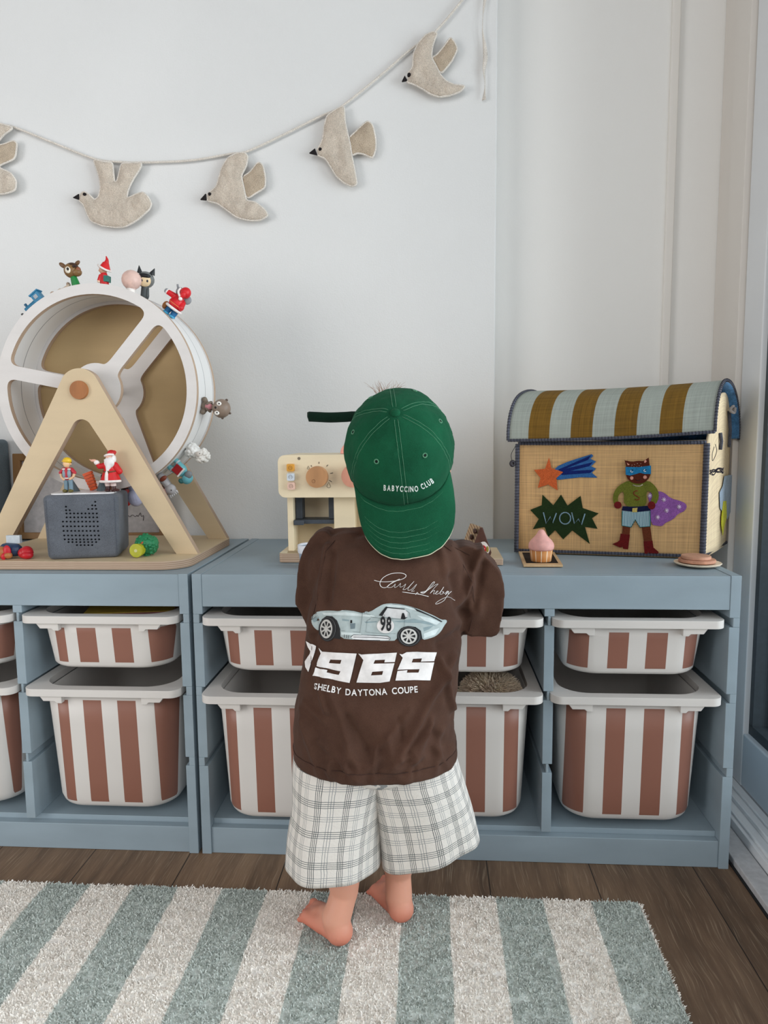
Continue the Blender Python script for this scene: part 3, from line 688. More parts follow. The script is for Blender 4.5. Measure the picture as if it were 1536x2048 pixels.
# ------------------------------------------------------------------ grey cloth speaker
sp = empty('cube_speaker', (-.226, .11, .5667)); tag(sp, 'grey fabric covered cube speaker with a cat shaped grid of holes, on the plywood base', 'speaker')
m = fabric('grey_speaker_cloth', (106, 110, 118), .06, 900, .35, 30); SPK = m.m
def rbox(b, lo, hi, r, seg=5):
    bb = bmesh.new(); bmesh.ops.create_cube(bb, size=1.0)
    for v in bb.verts: v.co = V([lo[i]+(v.co[i]+.5)*(hi[i]-lo[i]) for i in range(3)])
    bmesh.ops.bevel(bb, geom=bb.edges[:], offset=r, segments=seg, affect='EDGES', profile=.5)
    bb.verts.index_update(); vs = [v.co.copy() for v in bb.verts]; b.add(vs, [[v.index for v in f.verts] for f in bb.faces], smooth=True); bb.free(); return b
SO = V((-.299, .046, .567)); SA = math.radians(14.5); SM_ = Matrix.Translation(SO) @ Matrix.Rotation(SA, 4, 'Z'); SN = V((math.sin(SA), -math.cos(SA), 0))
b = MB(); rbox(b, (0, 0, 0), (.133, .124, .1255), .010)
for v in b.bm.verts: v.co.x += (-.0035 if v.co.x < .066 else .0035)*(v.co.z/.125)
for v in b.bm.verts: v.co = SM_ @ v.co
b.build('cloth_body', SPK, sp, True)
MB().prism(rrect(.008, .012, .125, .112, .012), SM_ @ Matrix.Translation((0, 0, .125)), .003).build('top_plate', plain((232, 230, 230), .35), sp, True, bevel=.001)
dots = [(390, 512), (391, 533), (412, 533), (563, 483), (563, 505), (545, 504), (545, 525), (522, 526), (568, 525)]
for y_, x0_, x1_, n_ in ((552, 393, 572, 9), (575, 394, 574, 9), (600, 372, 577, 10), (628, 374, 578, 10), (655, 376, 580, 10), (682, 380, 584, 10), (705, 383, 586, 10), (721, 405, 568, 8), (739, 455, 545, 5)):
    for k in range(n_): dots.append((x0_+(x1_-x0_)*k/(n_-1), y_))
b = MB()
for X_, Y_ in dots:
    p = atp(X_/2.954, 840+Y_/2.954, SO, SN); b.cone(p+SN*.0006, p-SN*.0006, .0017, .0017, 12)
b.build('sound_holes', plain((14, 16, 20), .9, .1), sp, True)
b = MB()
for lx in (.004, .129):
    for k in range(34):
        p = SM_ @ V((lx, -.0002, .010+k*.0032)); b.tube([p, p+V((0, 0, -.0016))], .0004, 5)
b.build('stitching', plain((70, 78, 92), .8), sp, True)
for lx, dz in ((.044, .0), (.094, .003)):
    c_ = SM_ @ V((lx, .062, .124)); MB().cone(c_, c_+V((-.006 if lx < .06 else .002, 0, .030+dz)), .013, .0006, 24, sy=.8).build('cat_ear', plain((84, 96, 100), .6), sp, True)
T = lambda x, y, z, rz=0: Matrix.Translation((x, y, z)) @ Matrix.Rotation(math.radians(rz), 4, 'Z')
figure('builder_figurine', 'toy builder figurine in a yellow hard hat, standing on the left of the grey speaker', 'figurine', T(-.272, .092, .6952), [
    ('boots', (104, 94, 48), [('e', (-6, -3, 3), (4.5, 7, 3.5)), ('e', (5, -2, 3), (4.5, 7, 3.5))]),
    ('trousers', (112, 136, 150), [('k', (-5, 0, 4), (-4.4, 0, 24), 4, 4.4), ('k', (5, 0, 4), (4.4, 0, 24), 4, 4.4), ('k', (-4, 0, 26), (4, 0, 26), 4.6, 4.6)]),
    ('shirt', (188, 44, 58), [('k', (0, 0, 30), (0, 0, 42), 7.4, 8), ('k', (-8, 0, 45), (-14, -1, 39), 4.2, 3.8), ('k', (8, 0, 45), (14, -1, 39), 4.2, 3.8)]),
    ('vest', (136, 150, 160), [('e', (-5, -4.6, 37), (3.8, 4.5, 9)), ('e', (5, -4.6, 37), (3.8, 4.5, 9))]), ('vest_shoulder', (226, 218, 214), [('e', (-5.4, -5, 46), (3.6, 3.4, 1.8))]), ('vest_shoulder', (226, 218, 214), [('e', (5.4, -5, 46), (3.6, 3.4, 1.8))]),
    ('belt', (216, 210, 206), [('c', (0, 0, 27), (0, 0, 29.5), 8, 8)]),
    ('arm', (222, 178, 140), [('k', (-14, -1, 38), (-11, -4, 30), 2.8, 2.4), ('k', (-11, -4, 30), (-6, -6, 26), 2.4, 2.6)]), ('arm', (222, 178, 140), [('k', (14, -1, 38), (12, -4, 30), 2.8, 2.4), ('k', (12, -4, 30), (7, -6, 27), 2.4, 2.6)]),
    ('head', (232, 190, 146), [('e', (-1, -1, 57), (7, 7, 8)), ('e', (6.4, 0, 56), 2), ('c', (0, 0, 46), (0, 0, 52), 3, 3)]), ('hair', (120, 76, 40), [('e', (0, 2.5, 59), (7.3, 6.6, 6.4))], 'head'),
    ('hard_hat', (228, 186, 40), [('e', (0, 0, 62.5), (8.4, 8.4, 7)), ('c', (0, -2, 61), (0, -2, 62.6), 9.4, 9)])])
figure('bearded_figurine', 'white bearded figurine in a red coat and hat, on the right of the speaker', 'figurine', T(-.193, .108, .6952), [
    ('boots', (66, 36, 34), [('k', (-6, -1, 3), (-6, 0, 11), 4.6, 4.6), ('k', (5, -1, 3), (5, 0, 11), 4.6, 4.6), ('e', (12, -4, 3), (7, 5, 3)), ('e', (-6, -4, 3), (5, 7, 3))]),
    ('boot_cuff', (226, 206, 200), [('c', (-6, 0, 11), (-6, 0, 17), 5.4)]), ('boot_cuff', (226, 206, 200), [('c', (5, 0, 11), (5, 0, 17), 5.4)]),
    ('coat', (206, 30, 34), [('c', (0, 0, 21), (0, 0, 44), 20, 12), ('k', (0, 0, 42), (0, 0, 52), 12, 10), ('k', (10, 0, 52), (19, 0, 40), 7, 6), ('k', (-10, 0, 52), (-20, -4, 50), 6.5, 5), ('k', (-20, -4, 50), (-23, -6, 57), 5, 4)]),
    ('coat_trim', (238, 226, 222), [('t', [(-20, 0, 21), (-14, -14, 21), (0, -20, 21), (14, -14, 21), (20, 0, 21)], 2.6), ('t', [(0, -20, 21), (-1, -15, 34), (0, -12, 42)], 3.4)], 'coat'),
    ('belt', (110, 66, 40), [('t', [(-13, -3, 41), (-8, -11, 40), (0, -13.4, 39), (8, -11, 40), (13, -3, 41)], 1.5), ('b', (-3, -15.5, 36), (3, -13, 42))], 'coat'),
    ('cuff', (240, 230, 226), [('e', (-24, -6, 58), (6, 5, 5), (30, 'Y'))], 'coat'), ('hand', (230, 176, 152), [('e', (-30, -7, 62), (6, 4, 3)), ('k', (-33, -8, 63), (-37, -8, 64), 1.3, 1)]),
    ('head', (226, 176, 158), [('e', (1, -2, 68), (7.6, 7, 8.5)), ('e', (1, -9, 67), 1.8)]),
    ('beard', (236, 232, 230), [('e', (2, -7, 58), (10.5, 6, 11)), ('c', (2, -8, 56), (-1, -12, 40), 8, 2), ('e', (-3.4, -9.4, 63), (4.4, 2, 2)), ('e', (5, -9.4, 63), (4.4, 2, 2)), ('e', (9, -1, 65), (4, 7, 8))]),
    ('hat', (200, 34, 36), [('e', (4, 0, 76), (8, 8, 7)), ('e', (9, 0, 78), (5, 5, 4))]), ('hat_trim', (240, 230, 226), [('t', [(-8, -3, 71), (-2, -8, 73), (5, -8.5, 74), (11, -4, 73)], 2.3)], 'hat')])
figure('orange_stack_toy', 'orange stepped toy piece leaning behind the builder on the speaker', 'toy', Matrix.Translation((-.243, .140, .6955)) @ Matrix.Rotation(math.radians(-20), 4, 'Y'), [
    ('steps', (214, 88, 44), [('b', (-7-.5*k, -4, 1+k*6.4), (7+.5*k, 4, 6.6+k*6.4)) for k in range(6)])])
figure('leafy_creature_figurine', 'dark creature figurine with green leaves on its head, behind the bearded man', 'figurine', T(-.217, .158, .6952), [
    ('body', (46, 34, 36), [('k', (-3, 0, 8), (3, 0, 26), 8, 9), ('k', (3, 0, 30), (2, 0, 46), 9, 8)]), ('tail', (42, 60, 36), [('t', [(-4, 0, 20), (-14, 0, 18), (-17, 0, 28), (-10, 0, 34)], 4, 2)]),
    ('leaves', (58, 112, 52), [('e', (2, -2, 58), (11, 8, 3), (20, 'Y')), ('e', (-2, 2, 61), (9, 7, 3), (-25, 'Y')), ('e', (5, 2, 63), (7, 9, 2.5), (40, 'X'))]),
    ('foot', (190, 110, 50), [('e', (-6, -3, 3), (5, 6, 3)), ('e', (5, -3, 3), (5, 6, 3))])])
# lying figurines on the base
Ml = Matrix.Translation((-.128, .088, .5665))
random.seed(9)
figure('curly_head_figurine', 'fallen figurine with a curly green head and lime body beside the speaker', 'figurine', Ml, [
    ('head', (38, 128, 84), [('e', (4, 16, 22), (23, 20, 21))]+bumps((4, 16, 22), 20.5, 3.2, 110)),
    ('body', (176, 178, 42), [('c', (-5, -17, 15), (-3, 0, 15), 14, 12)]), ('neck_ring', (196, 92, 62), [('c', (3, -3, 24), (3, 0, 24), 7, 6)]), ('magnet', (208, 206, 150), [('c', (-5, -17.6, 15), (-5, -16.9, 15), 3.2)])])
Mb_ = Matrix.Translation(at(22, 1108, .062)); Mb_.translation.z = .5667
figure('bear_figurine', 'toy bear in red hat and blue coat lying at the left end of the base', 'figurine', Mb_, [
    ('hat', (190, 28, 40), [('k', (24, 4, 11), (34, 2, 12), 11, 10), ('e', (34, -2, 8), (12, 10, 8)), ('e', (30, 4, 13), (12, 12, 12))]),
    ('coat', (44, 62, 92), [('k', (4, 10, 16), (-16, 12, 16), 13, 14)]),
    ('head', (176, 110, 62), [('e', (-18, -2, 13), (13, 11, 12)), ('e', (-2, -6, 8), (8, 7, 7))]), ('scarf', (198, 32, 46), [('e', (-4, -6, 15), (8, 5, 13)), ('e', (-10, -9, 6), (5, 4, 7))]),
    ('suitcase', (196, 204, 210), [('b', (-18, 16, 28), (10, 24, 44))])])
# things behind the wheel
pf = empty('framed_print', (-.395, .425, .5505)); tag(pf, 'wooden framed print with handwriting, leaning on the wall behind the display wheel', 'picture frame')
Mf = Matrix.Translation((-.395, .432, .552)) @ Matrix.Rotation(math.radians(-3.0), 4, 'X') @ Matrix.Rotation(math.radians(90), 4, 'X')
MB().prism([(-.193, 0), (.193, 0), (.193, .212), (-.193, .212)], Mf, .016, [[(-.174, .016), (-.174, .194), (.174, .194), (.174, .016)]]).build('frame', FRAMEW, pf, True, bevel=.002)
MB().prism([(-.176, .014), (.176, .014), (.176, .196), (-.176, .196)], Mf, .006).build('paper', plain((176, 172, 172), .9, .1), pf, True)
wr = MB()
def hand(pts): wr.tube([Mf @ V((x_, y_, .0066)) for x_, y_ in smooth_poly(pts, 2, False)], .0007, 5)
x0 = .075
hand([(x0+.0, .060), (x0+.010, .052), (x0+.016, .061), (x0+.022, .053), (x0+.030, .061), (x0+.036, .053), (x0+.041, .060), (x0+.043, .053), (x0+.050, .068), (x0+.051, .053), (x0+.058, .060), (x0+.056, .045)])
wr.build('handwriting', plain((90, 86, 88), .9), pf, True)
sb = empty('fabric_bin', (-.72, .37, .5505)); tag(sb, 'grey blue fabric box standing at the far left end of the cabinet top', 'box')
m = fabric('grey_blue_felt', (112, 128, 138), .10, 500, .3, 6)
b = MB(); rbox(b, (-.86, .33, .5505), (-.602, .445, .80), .012); b.build('body', m.m, sb, True)
MB().tube([V((-.86, .3295, .785)), V((-.602, .3295, .785))], .002, 6).build('seam', plain((80, 94, 102), .8), sb, True)

# ------------------------------------------------------------------ bird garland
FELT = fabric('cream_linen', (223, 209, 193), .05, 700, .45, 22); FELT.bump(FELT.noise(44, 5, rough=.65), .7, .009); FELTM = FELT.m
FELD = fabric('darker_linen_lining', (204, 186, 164), .06, 700, .45, 22); FELD.bump(FELD.noise(44, 5, rough=.65), .6, .007); FELDM = FELD.m  # darker linen for the reversed side of the cloth birds
PIPE = fabric('linen_piping', (240, 232, 222), .04, 700, .3, 40).m; BLK = plain((30, 26, 28), .7, .2, 'black_felt')
YB = .4335
def pw(pts, ox, oy, k, y=YB): return [(lambda p: (p.x, p.z))(at(ox+X_/k, oy+Y_/k, y)) for X_, Y_ in pts]
def bird(label, body, parts, beak, eye, ox, oy, k, seed):
    bw = pw(body, ox, oy, k); c = V((sum(p[0] for p in bw)/len(bw), YB, max(p[1] for p in bw)))
    t = empty('fabric_bird', c); tag(t, label, 'bird decoration', 'cloth birds on the garland')
    def puffed(poly, y, th, name, mat, pipe=True):
        poly = soft_poly(poly)
        # quilted pillow: rings offset inward
        cx_ = V((sum(p[0] for p in poly)/len(poly), sum(p[1] for p in poly)/len(poly)))
        b = MB(); b.prism(poly, XZ(y+th/2), th); bm = b.bm
        bmesh.ops.recalc_face_normals(bm, faces=bm.faces)
        # subdivide big faces on a grid so that the cloth can wrinkle
        xs = [v.co.x for v in bm.verts]; zs = [v.co.z for v in bm.verts]; st_ = .006
        for ax, lo_, hi_ in ((0, min(xs), max(xs)), (2, min(zs), max(zs))):
            q = lo_+st_
            while q < hi_:
                co = V((0, 0, 0)); co[ax] = q; no = V((0, 0, 0)); no[ax] = 1
                bmesh.ops.bisect_plane(bm, geom=bm.verts[:]+bm.edges[:]+bm.faces[:], plane_co=co, plane_no=no, dist=1e-5); q += st_
        bmesh.ops.triangulate(bm, faces=bm.faces)
        n_ = len(poly)
        for v in bm.verts:
            d = 1e9; P2 = V((v.co.x, v.co.z))
            for i in range(n_):
                a_, b_ = V(poly[i]), V(poly[(i+1) % n_]); ab = b_-a_; tt = max(0, min(1, (P2-a_).dot(ab)/max(ab.dot(ab), 1e-12))); d = min(d, (P2-a_-ab*tt).length)
            s_ = -1 if v.co.y < y else 1
            pf_ = min(1, d/.012)**.6
            v.co.y += s_*(.0055*pf_)+.0030*noise.noise(V((v.co.x*45, v.co.z*45, seed)))*pf_+.0018*noise.noise(V((v.co.x*110, v.co.z*90, seed)))*pf_
        o = b.build(name, mat, t, True, smooth=True)
        if pipe:
            MB().tube([V((p[0], y, p[1])) for p in poly], .0024, 7, closed=True).build('piping', PIPE, o, True)
        return o
    puffed(bw, YB, .003, 'body', FELTM)
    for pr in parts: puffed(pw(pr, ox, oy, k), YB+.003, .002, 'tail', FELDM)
    MB().prism(pw(beak, ox, oy, k), XZ(YB+.002), .0065).build('beak', BLK, t, True, bevel=.001)
    if eye:
        e = at(ox+eye[0]/k, oy+eye[1]/k, YB); MB().cone((e.x, YB-.002, e.z), (e.x, YB-.0072, e.z), .0042, .0036, 20).build('eye', BLK, t, True)
    return t
K4, K3 = 3.339, 2.743
bird('cloth bird nearest the hanging ribbon, highest on the garland, its narrow wing pointing up', [(915, 418), (925, 378), (925, 350), (950, 325), (955, 300), (958, 230), (985, 165), (1040, 100), (1090, 80), (1115, 88), (1105, 115), (1085, 170), (1075, 250), (1105, 300), (1135, 365), (1175, 410), (1230, 435), (1305, 440), (1270, 480), (1200, 505), (1130, 515), (1070, 495), (1010, 455), (950, 425)],
     [[(1080, 245), (1110, 235), (1165, 170), (1205, 110), (1232, 145), (1252, 190), (1215, 270), (1145, 355), (1115, 320)]], [(880, 415), (900, 375), (918, 408)], (929, 373), 540, 40, K4, 1)
bird('cloth bird with a broad square tail, second from the top of the garland', [(320, 905), (315, 870), (335, 838), (352, 800), (364, 700), (382, 640), (430, 605), (480, 578), (495, 585), (500, 680), (515, 750), (535, 830), (545, 905), (560, 980), (582, 1100), (545, 1112), (490, 1085), (440, 1040), (400, 970), (370, 925)],
     [[(520, 790), (570, 745), (650, 668), (685, 700), (705, 790), (705, 860), (685, 920), (620, 890), (580, 885), (540, 905)]], [(262, 892), (302, 860), (316, 905)], (338, 870), 540, 40, K4, 2)
bird('cloth bird just right of the display wheel, tail fanned out to the right', [(1138, 500), (1140, 462), (1165, 440), (1188, 420), (1203, 370), (1217, 320), (1250, 262), (1300, 238), (1345, 235), (1360, 258), (1350, 310), (1322, 360), (1338, 430), (1350, 498), (1400, 505), (1455, 550), (1470, 580), (1430, 605), (1370, 607), (1300, 590), (1240, 545), (1190, 510)],
     [[(1325, 368), (1370, 340), (1415, 282), (1440, 300), (1455, 370), (1452, 425), (1400, 455), (1352, 488)]], [(1100, 494), (1131, 460), (1133, 497)], (1154, 466), 0, 220, K3, 3)
bird('cloth bird hanging over the display wheel with both wings raised to the string', [(435, 497), (438, 465), (462, 447), (490, 465), (520, 495), (542, 478), (553, 430), (546, 370), (530, 320), (512, 270), (570, 285), (618, 290), (622, 340), (628, 394), (642, 394), (655, 345), (667, 293), (720, 292), (778, 290), (770, 320), (730, 380), (702, 440), (695, 487), (740, 465), (785, 450), (815, 480), (832, 515), (820, 545), (760, 600), (690, 640), (640, 645), (560, 635), (500, 610), (480, 575), (460, 520)],
     [], [(402, 483), (436, 462), (438, 495)], (470, 467), 0, 220, K3, 4)
bird('cloth bird cut off by the left edge of the photo', [(-190, 330), (-150, 290), (-110, 230), (-85, 150), (-60, 72), (0, 74), (76, 97), (25, 132), (-8, 170), (-28, 225), (-12, 300), (0, 320), (60, 345), (90, 390), (85, 440), (20, 462), (-60, 455), (-120, 410), (-160, 370)],
     [[(-22, 195), (20, 185), (70, 165), (90, 180), (80, 265), (0, 298), (-20, 320)]], [(-225, 350), (-190, 325), (-185, 362)], (-150, 325), 0, 220, K3, 5)
gar = empty('garland_string', at(240, 325, .44)); tag(gar, 'cream cotton garland string sagging across the white wall, carrying the cloth birds', 'garland')
pts = [at(a, b_, .4415) for a, b_ in [(-60, 225), (0, 248), (30, 255), (110, 287), (190, 318), (240, 324), (285, 325), (380, 321), (460, 308), (497, 302), (570, 268), (640, 233), (683, 213), (760, 152), (820, 100), (870, 64), (925, 0), (960, -45)]]
MB().tube(spline(pts, 6), .0027, 8).build('string', PIPE, gar, True)
rp = MB(); rows = []; R_ = [(975, -30), (970, 0), (966, 30), (965, 60), (969, 90), (971, 115), (968, 140), (970, 165), (969, 185), (968, 200)]
for i, p in enumerate(spline([at(a, b_, .442) for a, b_ in R_], 5)):
    wv = .0042*abs(math.cos(i*.13))+.0014; an = i*.13; rows.append([p+V((wv*math.cos(an)*.9, -.001+wv*.4*math.sin(an), 0))*s_ for s_ in (-1, 0, 1)])
rp.grid([[rows[i][j]+V((0, 0, 0)) for j in range(3)] for i in range(len(rows))])
rib = rp.build('garland_ribbon', PIPE, None, solid=.0012); tag(rib, 'loose end of cream ribbon hanging straight down beside the wall corner', 'ribbon')

# ------------------------------------------------------------------ toy coffee machine
PLYM = ply_mat('pale_birch', (232, 216, 184))
cm = empty('toy_coffee_machine', (.27, .20, .5505)); tag(cm, 'wooden toy coffee machine with knobs and square buttons behind the child', 'toy coffee machine')
X0, X1 = .140, .402
MB().prism(rrect(X0, .118, X1, .285, .008), Matrix.Translation((0, 0, .5505)), .018, mi=0, mside=1).build('base', [PLYM, PEDZ], cm, True, bevel=.001)
MB().prism(rrect(X0+.001, .680, X1-.001, .7645, .014), XZ(.275), .150, mi=0, mside=0).build('head_panel', PLYM, cm, True, bevel=.0012)
for a_, b_ in ((X0+.013, X0+.025), (X0+.108, X0+.150), (X1-.030, X1-.014)): MB().box((a_, .150, .5685), (b_, .275, .680)).build('pillar', PLYM, cm, True, bevel=.0008)
MB().box((X0+.025, .205, .5685), (X1-.03, .213, .680)).build('back_board', PLYM, cm, True)
GRF = plain((66, 72, 80), .5, .35, 'dark_grey_wood')
MB().box((X0+.0262, .17, .632), (X0+.0395, .2045, .6798)).box((X0+.0945, .17, .632), (X0+.1078, .2045, .6798)).box((X0+.0262, .155, .6235), (X0+.1078, .2045, .6318)).box((X0+.0262, .146, .622), (X0+.046, .155, .6318)).build('grey_shelf', GRF, cm, True, bevel=.001)
KY = .125
def knob(px, py, r, mat, nm='knob', dep=.018):
    p = at(px, py, KY-.01); q = V((p.x, KY, p.z)); o = MB().cone(q, q+V((0, -dep, 0)), r, r*.98, 40).build(nm, mat, cm, True, bevel=.0015); return o, q
kn, q = knob(634, 954, .0212, BEECH)
e_ = at(627, 962.5, KY-.019); MB().tube([V((e_.x+.0032*math.cos(a*.5236), KY-.0182, e_.z+.0032*math.sin(a*.5236))) for a in range(12)], .0003, 5, closed=True).build('engraved_ring', plain((130, 84, 56)), kn, True)
knob(706, 952, .0225, wood('pink_knob', (214, 150, 126)))
for (px_, py_, c_) in ((581, 935.5, (214, 154, 66)), (581.5, 954, (206, 214, 222)), (582.5, 972, (226, 190, 172))):
    p = at(px_, py_, KY-.006); b = MB(); b.prism(rrect(p.x-.0074, p.z-.0074, p.x+.0074, p.z+.0074, .0025), XZ(KY+.0001), .008)
    o = b.build('button', plain(c_, .35), cm, True, bevel=.0016)
    dk = tuple(int(v*.72) for v in c_); b = MB(); b.tube([V((p.x+.0036*math.cos(a*.5236), KY-.0083, p.z+.0036*math.sin(a*.5236))) for a in range(12)], .00035, 5, closed=True); b.box((p.x-.002, KY-.0085, p.z-.0004), (p.x+.002, KY-.008, p.z+.0004)); b.build('button_symbol', plain(dk), o, True)
p = at(598, 917, KY); MB().cone((p.x, KY-.0004, p.z), (p.x, KY+.001, p.z), .003, .003, 20).build('peg_hole', plain((120, 108, 92)), cm, True)
b = MB()
for (a0, b0, a1, b1) in ((622, 930.5, 623.5, 933.2), (638, 923.8, 638, 927.5), (653.2, 932.8, 656, 929.6), (660.5, 947, 666, 945.8), (658.4, 960.5, 663.5, 963.8)):
    b.tube([at(a0, b0, KY-.0003), at(a1, b1, KY-.0003)], .0006, 6)
b.build('dial_mark', plain((40, 34, 32)), cm, True)
b = MB()
for cx_, cy_, s_ in ((616.5, 935.5, 2.4), (657.6, 970.5, 4.2)):
    b.tube([at(cx_+s_*dx, cy_+s_*dy, KY-.0002) for dx, dy in ((0, -1.45), (.55, -.3), (.9, .35), (.65, 1.0), (0, 1.25), (-.65, 1.0), (-.9, .35), (-.55, -.3))], .00035, 5, closed=True)
b.build('drop_symbol', plain((60, 50, 46)), cm, True)
b = MB()
for k in range(5): b.box((X0+.012+.001*k, .150-k*.0065, .5684), (X0+.10, .1525-k*.0065, .5689))
b.build('drip_grooves', plain((150, 128, 96), .8), cm, True)
p = at(706, 905, .2); b = MB(); b.prism(arc(p.x, .765, .0245, 0, 180, 20), XZ(.215), .03); b.build('bean_lid', plain((228, 160, 146), .45), cm, True, bevel=.002)
cup = empty('toy_cup', (.196, .075, .5505)); tag(cup, 'white and steel blue toy cup on the cabinet top, half hidden behind the left sleeve', 'toy cup')
cc = at(622, 1100, .075); cc = V((cc.x, .075, .5505)); cup.matrix_basis = Matrix.Translation(cc)
MB().lathe([(0, .0), (.018, 0), (.021, .006), (.024, .030), (.0245, .040), (.0225, .040), (.021, .03), (.017, .008), (0, .007)], seg=32).build('cup_body', plain((150, 164, 180), .3, .5), cup)
MB().lathe([(.0248, .028), (.0256, .031), (.0256, .043), (.0235, .044), (.0225, .040), (.0240, .030), (.0248, .028)], seg=32).build('white_band', plain((226, 228, 234), .35), cup)

# ------------------------------------------------------------------ tray with cake slice
tr_ = empty('wooden_tray', (.51, .16, .5505)); tag(tr_, 'plywood board under the chocolate cake slice, right of the child', 'tray')
MB().prism(rrect(.430, .096, .583, .236, .003), Matrix.Translation((0, 0, .5505)), .012, mi=0, mside=1).build('board', [PLY, PEDZ], tr_, True, bevel=.0008)
ck = empty('toy_cake_slice', (.548, .14, .5626)); tag(ck, 'brown chocolate toy cake slice with a strawberry on a white round, standing tip up', 'toy cake')
yk = .118; P3 = [at(a, b_, yk) for a, b_ in ((963, 1047), (986, 1118), (945, 1118))]
base_z = .5628
A_ = (P3[0].x, P3[0].z); B_ = (P3[1].x, base_z); C_ = (P3[2].x-.006, base_z)
dv = V((-.030, .085, 0))
tri = smooth_poly([A_, ((A_[0]+B_[0])/2, (A_[1]+B_[1])/2), B_, ((B_[0]+C_[0])/2, base_z), C_, ((A_[0]+C_[0])/2, (A_[1]+C_[1])/2)], 1)
def skew(poly, y, t, dx=0):
    b = MB(); b.prism(poly, XZ(0), 1.0)
    for v in b.bm.verts:
        f = 1 if v.co.y > -.5 else 0            # local extrusion end
        v.co = V((v.co.x + dx*f, y+t*f, v.co.z))
    return b
skew(tri, yk, .006).build('icing_front', plain((84, 54, 44), .4), ck, True, bevel=.0012)
SP = Mat('ribbed_sponge', (170, 146, 120), .8, .2); x_, y_, z_ = SP.xyz(); q_ = (x_*.8+z_*.34).mod(.0042).lt(.0012)
SP.color(SP.mix(q_, (176, 152, 126), (118, 90, 70)))
skew(tri, yk+.0062, .060, -.016).build('sponge', SP.m, ck, True, bevel=.001)
b = MB()
for dy_, zz in ((.012, .75), (.020, .55), (.014, .34), (.024, .2)):
    x_ = A_[0]+(C_[0]-A_[0])*(1-zz)-.003-.016*dy_/.06; b.ell((x_, yk+dy_, base_z+(A_[1]-base_z)*zz), (.004, .010, .0055))
b.build('icing_drip', plain((66, 38, 30), .35), ck, True)
c_ = at(965, 1099, yk); oo = MB().prism([(c_.x+.0135*math.cos(a/20*6.283)*(1+.05*math.cos(a*1.57)), c_.z+.0155*math.sin(a/20*6.283)*(1+.05*math.cos(a*1.57))) for a in range(20)], XZ(yk-.0000), .0012).build('white_round', plain((228, 220, 212), .5), ck, True)
st_ = smooth_poly([(c_.x-.008, c_.z-.003), (c_.x-.006, c_.z+.006), (c_.x+.001, c_.z+.010), (c_.x+.007, c_.z+.005), (c_.x+.007, c_.z-.003), (c_.x+.002, c_.z-.012), (c_.x-.003, c_.z-.0115)], 2)
MB().prism(st_, XZ(yk-.0012), .001).build('strawberry', plain((186, 34, 38), .45), oo, True)
b = MB()
for dx_, dz_ in ((0, .006), (.004, .002), (-.003, .002), (.003, -.003), (-.004, -.003), (0, -.007)): b.cone((c_.x+dx_, yk-.0021, c_.z+dz_), (c_.x+dx_, yk-.0025, c_.z+dz_), .0009, .0008, 8)
b.build('seeds', plain((236, 200, 196)), oo, True)
MB().ell((c_.x+.0095, yk-.002, c_.z+.001), (.0026, .001, .006)).build('leaf', plain((148, 128, 52)), oo, True)

# ------------------------------------------------------------------ cupcake on slate board
sbd = empty('slate_board', (.63, .12, .5505)); tag(sbd, 'small square wooden board with a black slate inlay under the pink cupcake', 'board')
q4 = [atp(a, b_, V((0, 0, .5545)), V((0, 0, 1))) for a, b_ in ((1037, 1103), (1108, 1103), (1126, 1130), (1047, 1130))]
poly = [(p.x, p.y) for p in q4][::-1]
MB().prism(poly, Matrix.Translation((0, 0, .5504)), .0045).build('board', BEECHL, sbd, True, bevel=.0008)
cxx = sum(p[0] for p in poly)/4; cyy = sum(p[1] for p in poly)/4
MB().prism([(cxx+(p[0]-cxx)*.82, cyy+(p[1]-cyy)*.78) for p in poly], Matrix.Translation((0, 0, .5548)), .0006).build('slate', plain((40, 32, 28), .8, .2), sbd, True)
cu = empty('toy_cupcake', (cxx, cyy, .5555)); cb = atp(1082, 1122, V((0, 0, .5555)), V((0, 0, 1))); cu.matrix_basis = Matrix.Translation(cb)
tag(cu, 'wooden toy cupcake with pink swirl icing and a striped orange case', 'toy cupcake')
m = Mat('cupcake_case', (204, 138, 76), .45, .35); tcn = m.node('ShaderNodeTexCoord'); sp_ = m.node('ShaderNodeSeparateXYZ'); m.L(tcn.outputs['Object'], sp_.inputs[0])
ang = S(m.nt, sp_.outputs[1])._m('ARCTAN2', S(m.nt, sp_.outputs[0])); st2 = ((ang+3.3)*(1/.5236)).mod(1.0).lt(.13)
m.color(m.mix(st2, m.ramp(m.noise(60, 4, sc3=(1, 1, .2)), [(.3, (188, 122, 66)), (.7, (212, 148, 86))]), (240, 224, 198)))
MB().lathe([(0, 0), (.0185, 0), (.0195, .001), (.0222, .0225), (0, .0225)], seg=40).build('case', m.m, cu)
MB().lathe([(0, .0227), (.0222, .0227), (.0242, .0255), (.0247, .030), (.0238, .035), (.0205, .0405), (.0150, .0460), (.0105, .0510), (.0080, .0555), (.0062, .0590), (.0035, .0615), (0, .0622)], seg=40).build('icing', plain((226, 168, 160), .55, .25), cu)
